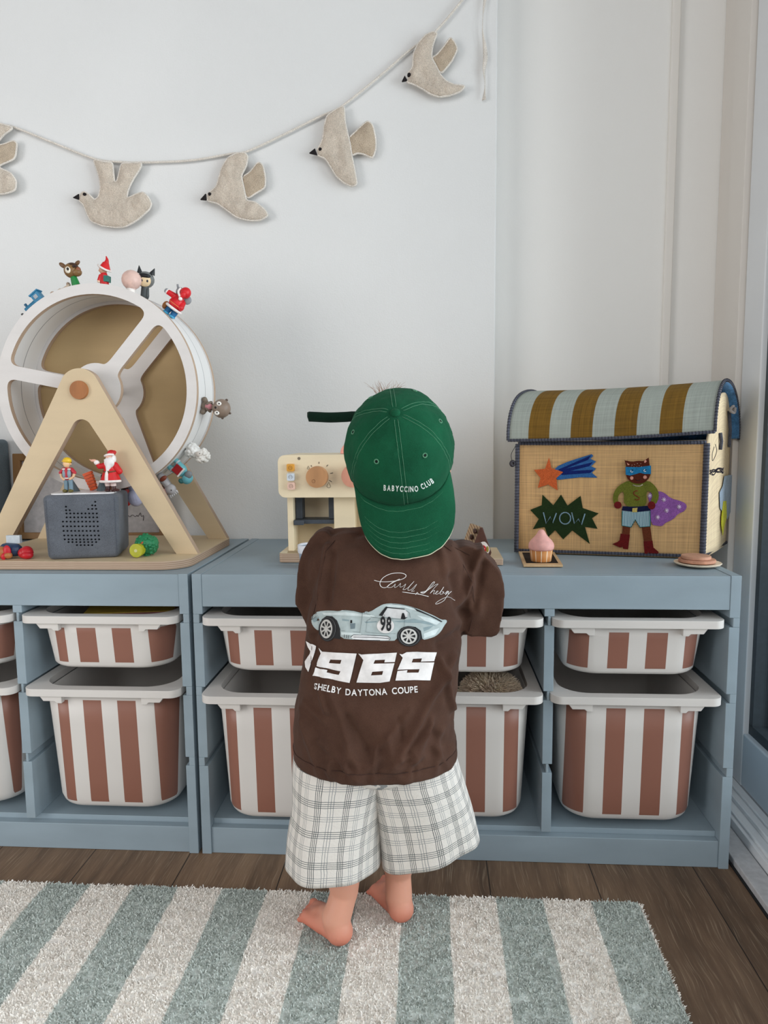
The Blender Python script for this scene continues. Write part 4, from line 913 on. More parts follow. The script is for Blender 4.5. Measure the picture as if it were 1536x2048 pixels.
# plate and wooden biscuits
pc = atp(1395, 1131, V((0, 0, .5505)), V((0, 0, 1)))
pl_ = empty('toy_plate', pc); tag(pl_, 'small round cream wooden plate at the right end of the cabinet', 'plate')
MB().lathe([(0, 0), (.026, 0), (.040, .0035), (.0425, .0062), (.0415, .0072), (.030, .0052), (0, .0045)], seg=48).build('plate_body', plain((236, 220, 196), .45), pl_)
pl_.children[0].modifiers.new('e', 'EDGE_SPLIT')
for i, (r_, z_, dx_, c_) in enumerate(((.0330, .0072, -.001, (216, 158, 130)), (.0265, .0135, -.003, (222, 168, 140)))):
    t = empty('toy_biscuit', pc+V((dx_, .001, z_))); tag(t, ['larger pinkish wooden toy biscuit lying on the cream plate', 'smaller pinkish wooden toy biscuit on top of the larger one'][i], 'toy biscuit', 'wooden biscuits on the plate')
    MB().lathe([(0, 0), (r_-.0008, 0), (r_, .0008), (r_, .0052), (r_-.0008, .006), (0, .006)], seg=48).build('disc', wood('biscuit_wood_%d' % i, c_), t, smooth=False)

# ------------------------------------------------------------------ raffia toy house basket
O_ = V((.628, .245, .5515)); EX = (V((.985, .172, .5515))-O_); EY = V((.119, .186, 0)); LX = EX.length; ex = EX.normalized(); LY = EY.length; ey = EY.normalized(); ez = V((0, 0, 1))
def Bp(u, v, w_): return O_+ex*u+ey*v+ez*w_
BM_ = Matrix(((ex.x, ey.x, 0, O_.x), (ex.y, ey.y, 0, O_.y), (0, 0, 1, O_.z), (0, 0, 0, 1)))
hs = empty('raffia_toy_house', O_+(EX+EY)*.5); tag(hs, 'raffia toy storage house with striped arched lid and a stitched masked hero on the front', 'basket')
def weave(name, c, stripes=None, sc_=(520, 620), uv=False):
    m = Mat(name, c, .8, .2); tc = m.node('ShaderNodeTexCoord'); sp = m.node('ShaderNodeSeparateXYZ'); m.L(tc.outputs['UV'], sp.inputs[0])
    u, v = S(m.nt, sp.outputs[0]), S(m.nt, sp.outputs[1])
    cxy = m.node('ShaderNodeCombineXYZ'); m.L(u*8, cxy.inputs[0]); m.L(v*420, cxy.inputs[1]); n1 = m.noise(1, 3, vec=cxy.outputs[0])
    cxy2 = m.node('ShaderNodeCombineXYZ'); m.L(u*420, cxy2.inputs[0]); m.L(v*10, cxy2.inputs[1]); n2 = m.noise(1, 3, vec=cxy2.outputs[0])
    wu = (u*sc_[0]*6.283)._m('SINE'); wv = (v*sc_[1]*6.283)._m('SINE')
    h = wu*wv; f = (n1*.5+n2*.5-.5)*.6+.5
    dk = tuple(x*.72 for x in c); lt = tuple(min(255, x*1.18) for x in c)
    if stripes:
        k = ((u*(1/LX)-.105)*(1/.213)).mod(1.0).lt(.5)*(u*(1/LX)).gt(.10)*(u*(1/LX)).lt(.87)
        a = m.ramp(f, [(.32, tuple(x*.84 for x in c)), (.66, tuple(min(255, x*1.10) for x in c))]); c2_ = stripes; b_ = m.ramp(f, [(.32, tuple(x*.62 for x in c2_)), (.68, tuple(x*1.15 for x in c2_))]); m.color(m.mix(k, a, b_))
    else: m.color(m.ramp(f, [(.3, dk), (.5, c), (.7, lt)]))
    m.bump(h, .35, .0007).bump(f, .5, .001); return m.m
RAF = weave('natural_raffia', (198, 160, 112)); RAFL = weave('pale_raffia', (232, 208, 172)); ROOF = weave('striped_roof_raffia', (162, 168, 160), (124, 92, 34))
CORD = fabric('grey_cord', (92, 94, 106), .12, 600, .4, 60).m; CORDD = fabric('dark_stitch', (44, 40, 50), .1, 600, .3, 60).m; LINING = fabric('blue_lining', (92, 146, 196), .14, 300, .5, 40).m
Hf = .232
def top_at(v): # gable profile height
    t = v/LY; return Hf+.100*math.sin(math.pi*min(1, max(0, t*.94+.0)))**.62 if 0 < t < 1 else Hf
def bulge(u, v): return .0012*math.sin(math.pi*u)*math.sin(math.pi*v)
rows = [[Bp(LX*i/24, -bulge(i/24, j/16), Hf*j/16) for i in range(25)] for j in range(17)]
MB2 = MB(); MB2.grid(rows, uvs=lambda a, b: (b/24*LX, a/16*Hf)); MB2.build('front_panel', RAF, hs, True, solid=.004, recalc=False, smooth=True, soff=1)
rows = [[Bp(LX+.004*math.sin(math.pi*i/16), LY*i/16, top_at(LY*i/16)*j/16) for i in range(17)] for j in range(17)]
MB2 = MB(); MB2.grid(rows, uvs=lambda a, b: (b/16*LY, a/16*.33)); MB2.build('side_panel', RAFL, hs, True, solid=.004, recalc=False, smooth=True)
rows = [[Bp(-.004*math.sin(math.pi*i/16), LY*i/16, top_at(LY*i/16)*j/16) for i in range(17)] for j in range(17)]
MB2 = MB(); MB2.grid(rows, uvs=lambda a, b: (b/16*LY, a/16*.33)); MB2.build('side_panel', RAFL, hs, True, solid=.004, recalc=False, smooth=True)
MB2 = MB(); MB2.grid([[Bp(0, LY, 0), Bp(LX, LY, 0)], [Bp(0, LY, Hf), Bp(LX, LY, Hf)]], uvs=lambda a, b: (b*LX, a*Hf)); MB2.build('back_panel', RAF, hs, True, solid=.004)
MB2 = MB(); MB2.grid([[Bp(0, 0, .003), Bp(LX, 0, .003)], [Bp(0, LY, .003), Bp(LX, LY, .003)]], uvs=lambda a, b: (b*LX, a*LY)); MB2.build('floor_panel', RAF, hs, True, solid=.004)
prof = [(-.026, .236), (-.0245, .262), (-.018, .286), (-.006, .307), (.014, .325), (.045, .337), (.085, .342), (.125, .338), (.162, .324), (.190, .300), (.206, .272), (.212, .235)]
pr = [V((a, b_)) for a, b_ in prof]; pr3 = spline([V((a, b_, 0)) for a, b_ in prof], 4); s_acc = [0]
for i in range(1, len(pr3)): s_acc.append(s_acc[-1]+(pr3[i]-pr3[i-1]).length)
ROH = .012
def roofp(f, q): # f 0..1 along u
    u = -.010+(LX+.030)*f; lift = .020*f*(1 if q.x < .05 else max(0, 1-(q.x-.05)/.12)); sag = -.004*math.sin(math.pi*f)
    return Bp(u, q.x-.002, q.y+lift*.7+sag+.001)
nu = 40; rows = [[roofp(i/nu, q) for i in range(nu+1)] for q in pr3]
MB2 = MB(); MB2.grid(rows, uvs=lambda a, b: ((LX)*b/nu, s_acc[a])); o = MB2.build('lid', [ROOF, LINING], hs, True, solid=.0035, recalc=False, smooth=True, soff=-1)
lid = o; o.modifiers['solid'].material_offset = 1
def stitch_cord(pts, r, nm, par, loops=True, dens=.0062):
    pts = spline(pts, 4); c = MB().tube(pts, r, 8).build(nm, CORD, par, True)
    b = MB(); L = 0; acc = 0
    for i in range(1, len(pts)):
        seg = (pts[i]-pts[i-1]).length; d = (pts[i]-pts[i-1]).normalized(); acc += seg
        while acc > dens:
            acc -= dens; p = pts[i-1].lerp(pts[i], 1-acc/max(seg, 1e-9)); x_ = d.orthogonal().normalized(); y_ = d.cross(x_)
            b.tube([p+(x_*math.cos(a*.785)+y_*math.sin(a*.785))*(r+.0003)+d*.0014*(a/8) for a in range(8)], .0005, 5, closed=True)
    b.build('binding_stitch', CORDD, c, True); return c
stitch_cord([Bp(LX+.001, -.003, z_) for z_ in (.0, .06, .12, .18, .229)], .0062, 'corner_cord', hs)
stitch_cord([Bp(-.001, -.002, z_) for z_ in (.0, .06, .12, .18, .229)], .0050, 'corner_cord', hs)
stitch_cord([Bp(LX*f, -.0025, .0042) for f in (0, .25, .5, .75, 1)], .0038, 'bottom_cord', hs)
stitch_cord([Bp(LX*f, -.0025-.002*math.sin(math.pi*f), Hf-.002) for f in (0, .25, .5, .75, 1)], .0038, 'top_cord', hs)
stitch_cord([Bp(LX+.002, LY*f, .004) for f in (0, .3, .6, 1)], .0030, 'bottom_cord', hs)
stitch_cord([roofp(f/8, pr3[0]) for f in range(9)], .0030, 'lid_edge_cord', lid)
stitch_cord([roofp(1, q) for q in pr3[::4]]+[roofp(1, pr3[-1])], .0030, 'lid_edge_cord', lid)
stitch_cord([roofp(0, q) for q in pr3[::4]]+[roofp(0, pr3[-1])], .0030, 'lid_edge_cord', lid)
# appliques on the front; photo crop coordinates -> front plane
FN = ex.cross(ez); 
def fp(X_, Y_, ox, oy, k): p = atp(ox+X_/k, oy+Y_/k, Bp(0, -.003, 0), FN)-O_; return (p.dot(ex), p.z)
def AM(l): # front plane matrix, local z towards the room
    n = -FN if FN.y > 0 else FN
    o_ = O_ + n*(.0062+l); return Matrix(((ex.x, 0, n.x, o_.x), (ex.y, 0, n.y, o_.y), (0, 1, n.z, o_.z), (0, 0, 0, 1)))
def appl(nm, polys, c, lvl, par, th=.0009):
    for p in polys: o = MB().prism(p, AM(lvl), th).build(nm, FELTC(c), par, True)
    return o
_fc = {}
def FELTC(c):
    if c not in _fc: _fc[c] = fabric('felt_%d_%d_%d' % c, c, .06, 500, .3, 60).m
    return _fc[c]
def applt(nm, lines, r, c, lvl, par):
    b = MB()
    for l in lines: b.tube([AM(lvl) @ V((p[0], p[1], 0)) for p in l], r, 6)
    return b.build(nm, FELTC(c), par, True)
q5 = lambda pts: [fp(a, b_, 1030, 900, 8.084) for a, b_ in pts]
q6 = lambda pts: [fp(a, b_, 1210, 900, 8.084) for a, b_ in pts]
fro = [c for c in hs.children if c.name.startswith('front_panel')][0]
tl = appl('comet_tail', [q5([(640, 310), (700, 255), (850, 190), (1000, 140), (1240, 65), (1265, 95), (1215, 140), (1310, 185), (1230, 260), (1310, 300), (1240, 365), (1335, 445), (1050, 440), (700, 480), (640, 450)])], (52, 102, 160), 0, fro)
appl('tail_stripe', [q5([(700, 315), (1230, 85), (1180, 160), (980, 235), (820, 300), (1260, 195), (1200, 260), (900, 335), (1270, 318), (1215, 370), (760, 402)])], (18, 36, 104), .0009, tl, .0005)
appl('star', [q5([(552, 120), (590, 290), (780, 355), (670, 450), (690, 650), (540, 555), (370, 610), (415, 450), (310, 320), (490, 300)])], (204, 98, 52), .0012, fro)
bl = appl('speech_burst', [q5([(445, 720), (620, 890), (745, 718), (850, 895), (1060, 738), (1095, 935), (1350, 1022), (1245, 1100), (1335, 1270), (1130, 1238), (1210, 1515), (925, 1295), (780, 1440), (650, 1290), (540, 1400), (480, 1240), (290, 1275), (385, 1112), (248, 965), (432, 890)])], (34, 52, 24), 0, fro)
ow = q5([(810+90*math.cos(a/14*6.283), 1100+95*math.sin(a/14*6.283)) for a in range(15)])
applt('lettering', [q5([(460, 1005), (505, 1185), (572, 1075), (612, 1175), (668, 1015)]), ow, q5([(915, 1005), (960, 1185), (1025, 1110), (1075, 1205), (1130, 1025)])], .0013, (124, 152, 168), .0012, bl)
cape = appl('cape', [q6(smooth_poly([(680, 680), (870, 660), (960, 690), (1060, 780), (1250, 830), (1325, 890), (1290, 980), (1170, 1030), (1110, 1110), (960, 1180), (930, 1225), (860, 1225), (740, 1200), (730, 950)], 1))], (146, 92, 164), 0, fro)
st = []
for cx_, cy_ in ((945, 800), (990, 975), (1190, 915), (845, 1085), (718, 735)):
    for a in range(4):
        an = a*math.pi/4+.2; st.append(q6([(cx_-38*math.cos(an), cy_-38*math.sin(an)), (cx_+38*math.cos(an), cy_+38*math.sin(an))]))
applt('cape_star', st, .0006, (226, 206, 226), .0011, cape)
BRN, MAR = (104, 52, 30), (104, 22, 22)
appl('hero_legs', [q6([(285, 1200), (410, 1200), (395, 1370), (275, 1360)]), q6([(585, 1200), (725, 1200), (760, 1470), (625, 1475)])], BRN, .0008, fro)
appl('hero_boots', [q6([(250, 1345), (400, 1365), (370, 1600), (290, 1592), (285, 1560), (240, 1570), (118, 1515), (200, 1480), (235, 1450)]), q6([(620, 1470), (765, 1460), (780, 1570), (862, 1640), (860, 1668), (710, 1662), (690, 1640), (688, 1668), (635, 1668)])], MAR, .0012, fro)
sh = appl('hero_jumper', [q6(smooth_poly([(380, 485), (700, 490), (790, 560), (855, 650), (870, 760), (820, 880), (720, 850), (770, 740), (740, 680), (665, 650), (670, 900), (540, 925), (300, 905), (305, 660), (240, 690), (205, 760), (215, 840), (240, 880), (150, 890), (122, 790), (140, 680), (220, 570)], 1))], (108, 112, 40), .0010, fro)
applt('jumper_letter', [q6([(530, 660), (500, 655), (460, 680), (465, 715), (510, 740), (550, 765), (550, 795), (510, 805), (480, 795)])], .0010, (128, 48, 26), .0020, sh)
appl('hero_belt', [q6([(285, 905), (500, 912), (700, 895), (735, 975), (500, 998), (265, 970)])], (16, 22, 58), .0020, fro)
appl('belt_buckle', [q6([(440, 935), (522, 928), (512, 1000), (436, 1000)])], (206, 184, 104), .0026, fro)
shm = Mat('striped_shorts_felt', (150, 180, 186), .9, .1); sx_, sy_, sz_ = shm.xyz(); kk = ((sx_*ex.x+sy_*ex.y)).mod(.0024).lt(.0011); shm.color(shm.mix(kk, (176, 204, 208), (48, 84, 108)))
bshort = MB().prism(q6([(275, 975), (500, 1000), (722, 978), (730, 1230), (560, 1245), (487, 1120), (420, 1245), (272, 1222)]), AM(.0014), .0009).build('hero_shorts', shm.m, fro, True)
applt('shorts_trim', [q6([(275, 985), (272, 1218), (420, 1242), (487, 1122), (560, 1242), (728, 1228), (722, 985)])], .0009, (28, 106, 108), .0022, bshort)
appl('hero_hands', [q6([(205+62*math.cos(a/16*6.283), 885+58*math.sin(a/16*6.283)) for a in range(16)]), q6([(748+62*math.cos(a/16*6.283), 890+66*math.sin(a/16*6.283)) for a in range(16)])], (112, 26, 28), .0024, fro)
hd = appl('hero_head', [q6(smooth_poly([(315, 160), (430, 190), (530, 170), (620, 180), (700, 125), (720, 260), (740, 380), (690, 480), (600, 540), (470, 540), (370, 480), (335, 400), (345, 280)], 1))], (88, 36, 22), .0024, fro)
appl('hero_ears', [q6([(312, 158), (420, 225), (350, 275)]), q6([(702, 120), (715, 250), (600, 190)])], (88, 36, 22), .0030, hd)
mk = appl('eye_mask', [q6([(328, 270), (540, 275), (738, 248), (738, 385), (640, 385), (560, 365), (480, 390), (400, 410), (330, 395)])], (34, 122, 172), .0034, hd)
applt('eyes', [q6([(415, 325), (410, 345), (430, 358), (448, 345)]), q6([(640, 310), (620, 328), (635, 348), (655, 340)])], .0008, (222, 226, 230), .0045, mk)
applt('pupils', [q6([(432, 322), (450, 318)]), q6([(648, 322), (664, 314)])], .0008, (24, 22, 40), .0046, mk)
appl('cheeks', [q6([(428+28*math.cos(a/12*6.283), 450+28*math.sin(a/12*6.283)) for a in range(12)]), q6([(642+30*math.cos(a/12*6.283), 436+30*math.sin(a/12*6.283)) for a in range(12)]), q6([(345, 200), (395, 235), (365, 245)]), q6([(650, 150), (670, 180), (640, 210), (622, 190)])], (216, 152, 134), .0034, hd)
applt('mouth', [q6([(488, 470), (515, 490), (550, 490), (578, 470)])], .0007, (40, 16, 14), .0035, hd)
applt('head_dots', [q6([(a, b_), (a+7, b_+2)]) for a, b_ in ((428, 240), (470, 232), (515, 215), (570, 217), (420, 272), (460, 270), (505, 266), (545, 250), (580, 265))], .0006, (224, 206, 190), .0035, hd)
applt('collar', [q6([(445, 560), (500, 580), (560, 580), (605, 555)])], .0011, (170, 160, 140), .0022, sh)
# side patches
SM = Matrix(((ey.x, 0, ey.y, 0), (ey.y, 0, -ey.x, 0), (0, 1, 0, 0), (0, 0, 0, 1)))
def sp8(X_, Y_): 
    n = ey.cross(ez); p = atp(1340+X_/5.12, 760+Y_/5.12, Bp(LX, 0, 0), n)-Bp(LX, 0, 0); return (p.dot(ey), p.z)
def SMt(l):
    n = V((ey.y, -ey.x, 0)); o_ = Bp(LX, 0, 0)+n*(.0078+l); return Matrix(((ey.x, 0, n.x, o_.x), (ey.y, 0, n.y, o_.y), (0, 1, 0, o_.z), (0, 0, 0, 1)))
sidep = [c for c in hs.children if c.name.startswith('side_panel')][0]
b = MB().prism([sp8(*p) for p in ((515, 985), (570, 970), (600, 975), (610, 1020), (620, 1180), (585, 1330), (545, 1425), (470, 1310), (465, 1150), (500, 1080))], SMt(0), .0008); b.build('cloud_patch', FELTC((168, 186, 204)), sidep, True)
b = MB().prism([sp8(*p) for p in ((500, 1240), (530, 1235), (535, 1400), (510, 1500), (495, 1590), (478, 1480), (480, 1400))], SMt(.0009), .0006); b.build('lightning_patch', FELTC((226, 222, 30)), sidep, True)
for px_, y0_, y1_ in ((1441, 866, 899), (1458.5, 822, 894)):
    nS = ey.cross(ez); a_ = atp(px_, y0_, Bp(LX+.009, 0, 0), nS); b_ = atp(px_, y1_, Bp(LX+.009, 0, 0), nS); MB().tube([a_, a_.lerp(b_, .5)+V((.002, 0, 0)), b_], .0036, 8).build('handle_cord', fabric('handle_yarn', (136, 138, 146), .15, 300, .5, 90).m if False else CORD, hs, True)
a_ = atp(1458.5, 824, Bp(LX+.010, 0, 0), ey.cross(ez))
MB().tube(spline([a_, a_+V((.006, -.004, .006)), a_+V((.004, -.010, .012)), a_+V((-.004, -.014, .004)), a_+V((.004, -.016, -.002)), a_+V((.008, -.01, .008))], 5), .0028, 8).build('knotted_cord', fabric('pale_yarn', (176, 170, 168), .15, 300, .5, 90).m, hs, True)
t0 = Bp(LX+.008, .0, .172); b = MB(); random.seed(3)
for k in range(7): b.tube(spline([t0+V((0, 0, random.uniform(-.004, .004))), t0+V((.010, .006, random.uniform(-.006, .006))), t0+V((.020, .010, random.uniform(-.008, .010))), t0+V((.028+.004*random.random(), .012, random.uniform(-.008, .010)))], 5), .0009, 5)
b.tube(spline([t0+V((.008, 0, .055)), t0+V((.012, .002, .040)), t0+V((.004, -.001, .022)), t0+V((.003, 0, .035)), t0+V((.006, 0, .050))], 5), .0006, 5)
b.build('loose_threads', CORDD, hs, True)
t0 = Bp(-.012, -.004, .190); MB().lathe([(.0022, -.003), (.006, -.003), (.0075, 0), (.006, .003), (.0022, .003), (.0022, -.003)], c=atp(1025, 927, Bp(0, -.008, 0), FN), q=Quaternion((0, 0, 1), .4) @ Quaternion((1, 0, 0), math.pi/2)).build('wooden_button', plain((52, 48, 54), .5), hs, True)
bb_ = atp(1025, 927, Bp(0, -.008, 0), FN)
MB().tube(spline([bb_, bb_+V((-.003, 0, .018)), bb_+V((.004, .004, .032)), Bp(-.002, -.004, .230)], 5), .0006, 5).build('button_loop', CORDD, hs, True)
# ------------------------------------------------------------------ the child
ch = empty('person', (.36, -.21, .012)); tag(ch, 'small child seen from behind in green cap, brown shirt and checked shorts, barefoot on rug', 'person')
SKIN = Mat('skin', (230, 176, 152), .5, .3); SKIN.b.inputs['Subsurface Weight'].default_value = .12; SKIN.b.inputs['Subsurface Radius'].default_value = (.012, .004, .002); SKIN.b.inputs['Subsurface Scale'].default_value = .5
_x, _y, _z = SKIN.xyz()
ht = S(SKIN.nt, SKIN.ramp((_z+.0)*(1/.07), [(.08, (214, 126, 104)), (.6, (220, 160, 136))]))   # redder heels and toes
nz = SKIN.noise(40, 3); SKIN.color(SKIN.mix(S(SKIN.nt, SKIN.ramp(nz, [(.35, (0, 0, 0)), (.8, (70, 70, 70))])), ht.o, (214, 138, 114)))
SKIN.bump(SKIN.noise(400, 3), .08, .0006)
HC = V((.3965, -.205, .780))
b = MB(); ZF = .0125
def foot(heel, toe, ankle, side):            # heel and toe on the floor plane; side = +1 big toe on the local right
    h, t = V((heel[0], heel[1], 0)), V((toe[0], toe[1], 0)); d = (t-h).normalized(); s = V((d.y, -d.x, 0))*side; L = (t-h).length
    P = lambda f, w_, z_: h+d*L*f+s*w_+V((0, 0, ZF+z_))
    b.ell(P(.10, 0, .0205), (.0215, .0215, .0205)); b.cap(P(.10, 0, .022), P(.20, 0, .040), .0205, .0215)
    b.cap(P(.14, 0, .019), P(.42, -.004, .0165), .0190, .0165); b.cap(P(.42, -.006, .015), P(.74, -.012, .0115), .0150, .0115)
    b.cap(P(.20, .002, .036), P(.52, .007, .021), .0200, .0155); b.cap(P(.52, .008, .019), P(.78, .011, .0125), .0160, .0125)
    b.cap(P(.60, .000, .016), P(.76, .000, .0115), .0155, .0115)
    for k, (w_, l_, r_) in enumerate(((.0175, 1.0, .0080), (.0050, .985, .0052), (-.0045, .955, .0048), (-.0135, .91, .0046), (-.0215, .86, .0046))):
        b.cap(P(.76, w_*.85, .0095), P(l_-.03, w_, r_+.0006), r_*1.12, r_)
    A = V(ankle); b.cap(P(.17, 0, .036), A, .0225, .0215); return A
AL = foot((.3075, -.252), (.2300, -.172), (.3060, -.2260, .088), 1)
AR = foot((.3990, -.196), (.3440, -.098), (.3880, -.1690, .088), 1)
KL, KR = V((.302, -.222, .195)), V((.402, -.190, .200)); HL, HR = V((.322, -.215, .34)), V((.400, -.212, .34))
b.cap(AL, AL.lerp(KL, .55)+V((0, -.006, 0)), .0225, .0330); b.cap(AL.lerp(KL, .55)+V((0, -.006, 0)), KL, .0330, .0335); b.cap(KL, HL, .0345, .047)
b.cap(AR, AR.lerp(KR, .55)+V((0, -.006, 0)), .0235, .0340); b.cap(AR.lerp(KR, .55)+V((0, -.006, 0)), KR, .0340, .0335); b.cap(KR, HR, .0345, .047)
b.ell((.362, -.220, .36), (.082, .062, .055)); b.ell((.364, -.205, .42), (.076, .066, .075)); b.ell((.370, -.206, .52), (.074, .058, .090)); b.ell((.380, -.206, .595), (.080, .050, .050))
NK = V((.388, -.200, .655)); b.cap(V((.384, -.205, .61)), NK+V((.003, 0, .05)), .036, .033)
SL, SR = V((.312, -.202, .620)), V((.456, -.205, .616)); EL, ER = V((.272, -.130, .575)), V((.505, -.128, .560)); WL, WR_ = V((.300, -.050, .585)), V((.468, -.052, .590))
for s_, e_, w_ in ((SL, EL, WL), (SR, ER, WR_)):
    b.cap(s_, e_, .027, .0215); b.cap(e_, w_, .0215, .0150)
    d = (w_-e_).normalized(); sd = 1 if w_ is WL else -1; x_ = d.cross(V((0, 0, 1))).normalized(); dn = V((0, 0, -1))
    pc_ = w_+d*.024; b.ell(pc_, (.0165, .018, .010)); b.cap(w_, pc_, .0135, .0130)
    for k in range(4):
        o_ = x_*(-.0125+.0083*k); L_ = (.013, .0155, .0145, .011)[k] if sd > 0 else (.011, .0145, .0155, .013)[k]
        a_ = pc_+o_*.9+d*.014; m_ = a_+d*L_+dn*.003; e2 = m_+d*L_*.55+dn*.009; b.cap(a_, m_, .0052, .0047, 10); b.cap(m_, e2, .0047, .0040, 10)
    tb = pc_+x_*(.0145*sd)-d*.006; b.cap(tb, tb+x_*(.010*sd)+d*.010+dn*.003, .0058, .0050, 10); b.cap(tb+x_*(.010*sd)+d*.010+dn*.003, tb+x_*(.010*sd)+d*.021+dn*.008, .0050, .0044, 10)
b.ell(HC+V((0, .004, .000)), (.0735, .083, .083)); b.ell(HC+V((0, .030, -.042)), (.058, .050, .048)); b.ell(HC+V((0, .060, -.060)), (.026, .020, .018))
b.ell(HC+V((-.038, .052, -.042)), (.026, .022, .024)); b.ell(HC+V((.038, .052, -.042)), (.026, .022, .024))
b.ell(HC+V((0, .090, -.030)), (.009, .010, .008)); b.cap(HC+V((0, .084, -.010)), HC+V((0, .090, -.028)), .005, .006)
b.cap(HC+V((-.012, .078, -.052)), HC+V((.012, .078, -.052)), .006, .006)
for s_ in (-1, 1):
    b.ell(HC+V((s_*.070, .018, -.030)), (.007, .013, .019), Matrix.Rotation(.3*s_, 4, 'Z')); b.ell(HC+V((s_*.0725, .014, -.022)), (.004, .011, .012))
body = b.build('body', SKIN.m, ch, True, remesh=.0026, smooth_it=5)
for s_ in (-1, 1):
    e_ = HC+V((s_*.030, .076, -.012)); ey_ = MB().ell(e_, (.0105, .008, .0085)).build('eye', plain((238, 234, 230), .2), body, True)
    MB().ell(e_+V((0, .0058, 0)), (.005, .003, .005)).build('iris', plain((70, 50, 36), .2), body, True)
MB().tube([HC+V((-.014, .0835, -.052)), HC+V((0, .0855, -.0535)), HC+V((.014, .0835, -.052))], .0022, 8).build('lips', plain((206, 110, 104), .4), body, True)
HAIRM = Mat('light_brown_hair', (150, 112, 84), .5, .4).m
b = MB(); random.seed(2)
b.ell(HC+V((0, .012, .004)), (.0755, .082, .0830))
for k in range(46):                                       # wisps pushed out over the front of the cap
    a = random.uniform(-.9, .55); p0 = HC+V((-.016+.022*a, .020+random.uniform(-.01, .02), .084)); ln = random.uniform(.012, .026)
    dr_ = V((a*.9+random.uniform(-.4, .4)+.2, random.uniform(-.4, .3), 1)).normalized()
    b.tube(spline([p0, p0+dr_*ln*.5+V((random.uniform(-.002, .002), 0, 0)), p0+dr_*ln+V((random.uniform(-.006, .008), 0, -.002))], 4), lambda t: .00035*(1-.7*t), 4)
hair = b.build('hair', HAIRM, ch, True, recalc=False)

# -------- shirt
def lerp(a, b_, t): return a+(b_-a)*t
SHIRT = fabric('washed_brown_jersey', (82, 58, 48), .10, 1500, .22, 9)
fz_ = SHIRT.noise(16, 5, rough=.7); SHIRT.b.inputs['Sheen Weight'].default_value = .05; SHIRT.color(SHIRT.mix(S(SHIRT.nt, SHIRT.ramp(fz_, [(.42, (0, 0, 0)), (.72, (130, 130, 130))])), SHIRT.cs, (106, 78, 62)))
rings = [(.656, .384, .036, -.200, .030), (.649, .384, .066, -.202, .040), (.637, .3855, .0950, -.204, .052), (.620, .3860, .106, -.206, .064), (.595, .3835, .112, -.207, .072), (.560, .3800, .1155, -.208, .077), (.525, .3735, .1165, -.209, .082), (.478, .3680, .1190, -.212, .088), (.422, .3615, .1215, -.215, .097), (.367, .3545, .1240, -.218, .105), (.330, .3570, .1262, -.220, .109), (.316, .3580, .1262, -.220, .109)]
b = MB(); n = 72; rows = []
def sup(a, e=2.35): 
    c_, s_ = math.cos(a), math.sin(a); return (math.copysign(abs(c_)**(2/e), c_), math.copysign(abs(s_)**(2/e), s_))
rr = spline([V((z_, xc, hw)) for z_, xc, hw, yc, hd in rings], 4); rr2 = spline([V((z_, yc, hd)) for z_, xc, hw, yc, hd in rings], 4)
for q, q2 in zip(rr, rr2):
    rows.append([V((q.y+q.z*sup(2*math.pi*j/n)[0], q2.y+q2.z*sup(2*math.pi*j/n)[1], q.x)) for j in range(n)])
vs = b.grid(rows, closed=True); b.bm.faces.new(vs[0][::-1]); b.bm.faces.new(vs[-1])
C = lambda px, py, y: at(px, py, y)
# right sleeve, hanging wide and squared
b.cap((.446, -.204, .606), (.494, -.198, .574), .040, .034); b.cap((.494, -.198, .574), (.5165, -.186, .566), .034, .032); b.cap((.5165, -.186, .568), (.5060, -.178, .535), .0345, .0340); b.cap((.5060, -.178, .535), (.4990, -.172, .524), .0345, .0340)
b.cap((.5060, -.205, .545), (.4980, -.198, .520), .026, .0235); b.cap((.488, -.178, .530), (.478, -.182, .530), .034, .034); b.cap((.517, -.150, .560), (.506, -.145, .528), .028, .028)
for pl, y0_, y1_ in (([(900, 1095), (938, 1084), (972, 1108), (1008, 1150), (1004, 1205), (999, 1250), (990, 1264), (962, 1268), (925, 1262), (905, 1215)], -.222, -.150), ([(660, 1062), (640, 1058), (613, 1085), (598, 1130), (592, 1200), (602, 1216), (613, 1238), (632, 1262), (665, 1200), (680, 1100)], -.215, -.150)):
    b.prism(smooth_poly([(lambda p: (p.x, p.z))(at(a, c_, -.2)) for a, c_ in pl], 1), XZ(y1_), y1_-y0_)
# left sleeve, arm reaching forward
b.cap((.318, -.203, .618), (.289, -.196, .606), .042, .040); b.cap((.289, -.196, .606), (.2795, -.182, .575), .040, .0385); b.cap((.2795, -.182, .590), (.272, -.150, .560), .038, .033); b.cap((.282, -.190, .575), (.276, -.180, .558), .036, .033)
b.cap((.300, -.19, .640), (.345, -.195, .648), .020, .018)
FOLDS = [((905, 1330), (800, 1500), .0045, .010), ((640, 1330), (735, 1560), .0032, .010), ((612, 1290), (655, 1420), .0045, .008), ((690, 1440), (760, 1490), -.004, .022), ((880, 1330), (906, 1440), .004, .006), ((860, 1440), (800, 1580), .0030, .009), ((640, 1110), (628, 1250), .0035, .008), ((655, 1120), (648, 1215), -.003, .010), ((925, 1230), (972, 1120), .0035, .008), ((955, 1240), (975, 1150), -.0025, .008), ((905, 1170), (930, 1250), -.0045, .014), ((600, 1430), (640, 1540), .003, .010), ((720, 1400), (850, 1400), -.0025, .020), ((880, 1105), (905, 1200), .0022, .010), ((760, 1500), (700, 1560), .003, .012), ((905, 1110), (950, 1190), .002, .010), ((620, 1250), (612, 1330), -.004, .010), ((700, 1480), (690, 1570), .0022, .008), ((880, 1470), (870, 1545), .0025, .008), ((915, 1290), (880, 1300), -.004, .014)]
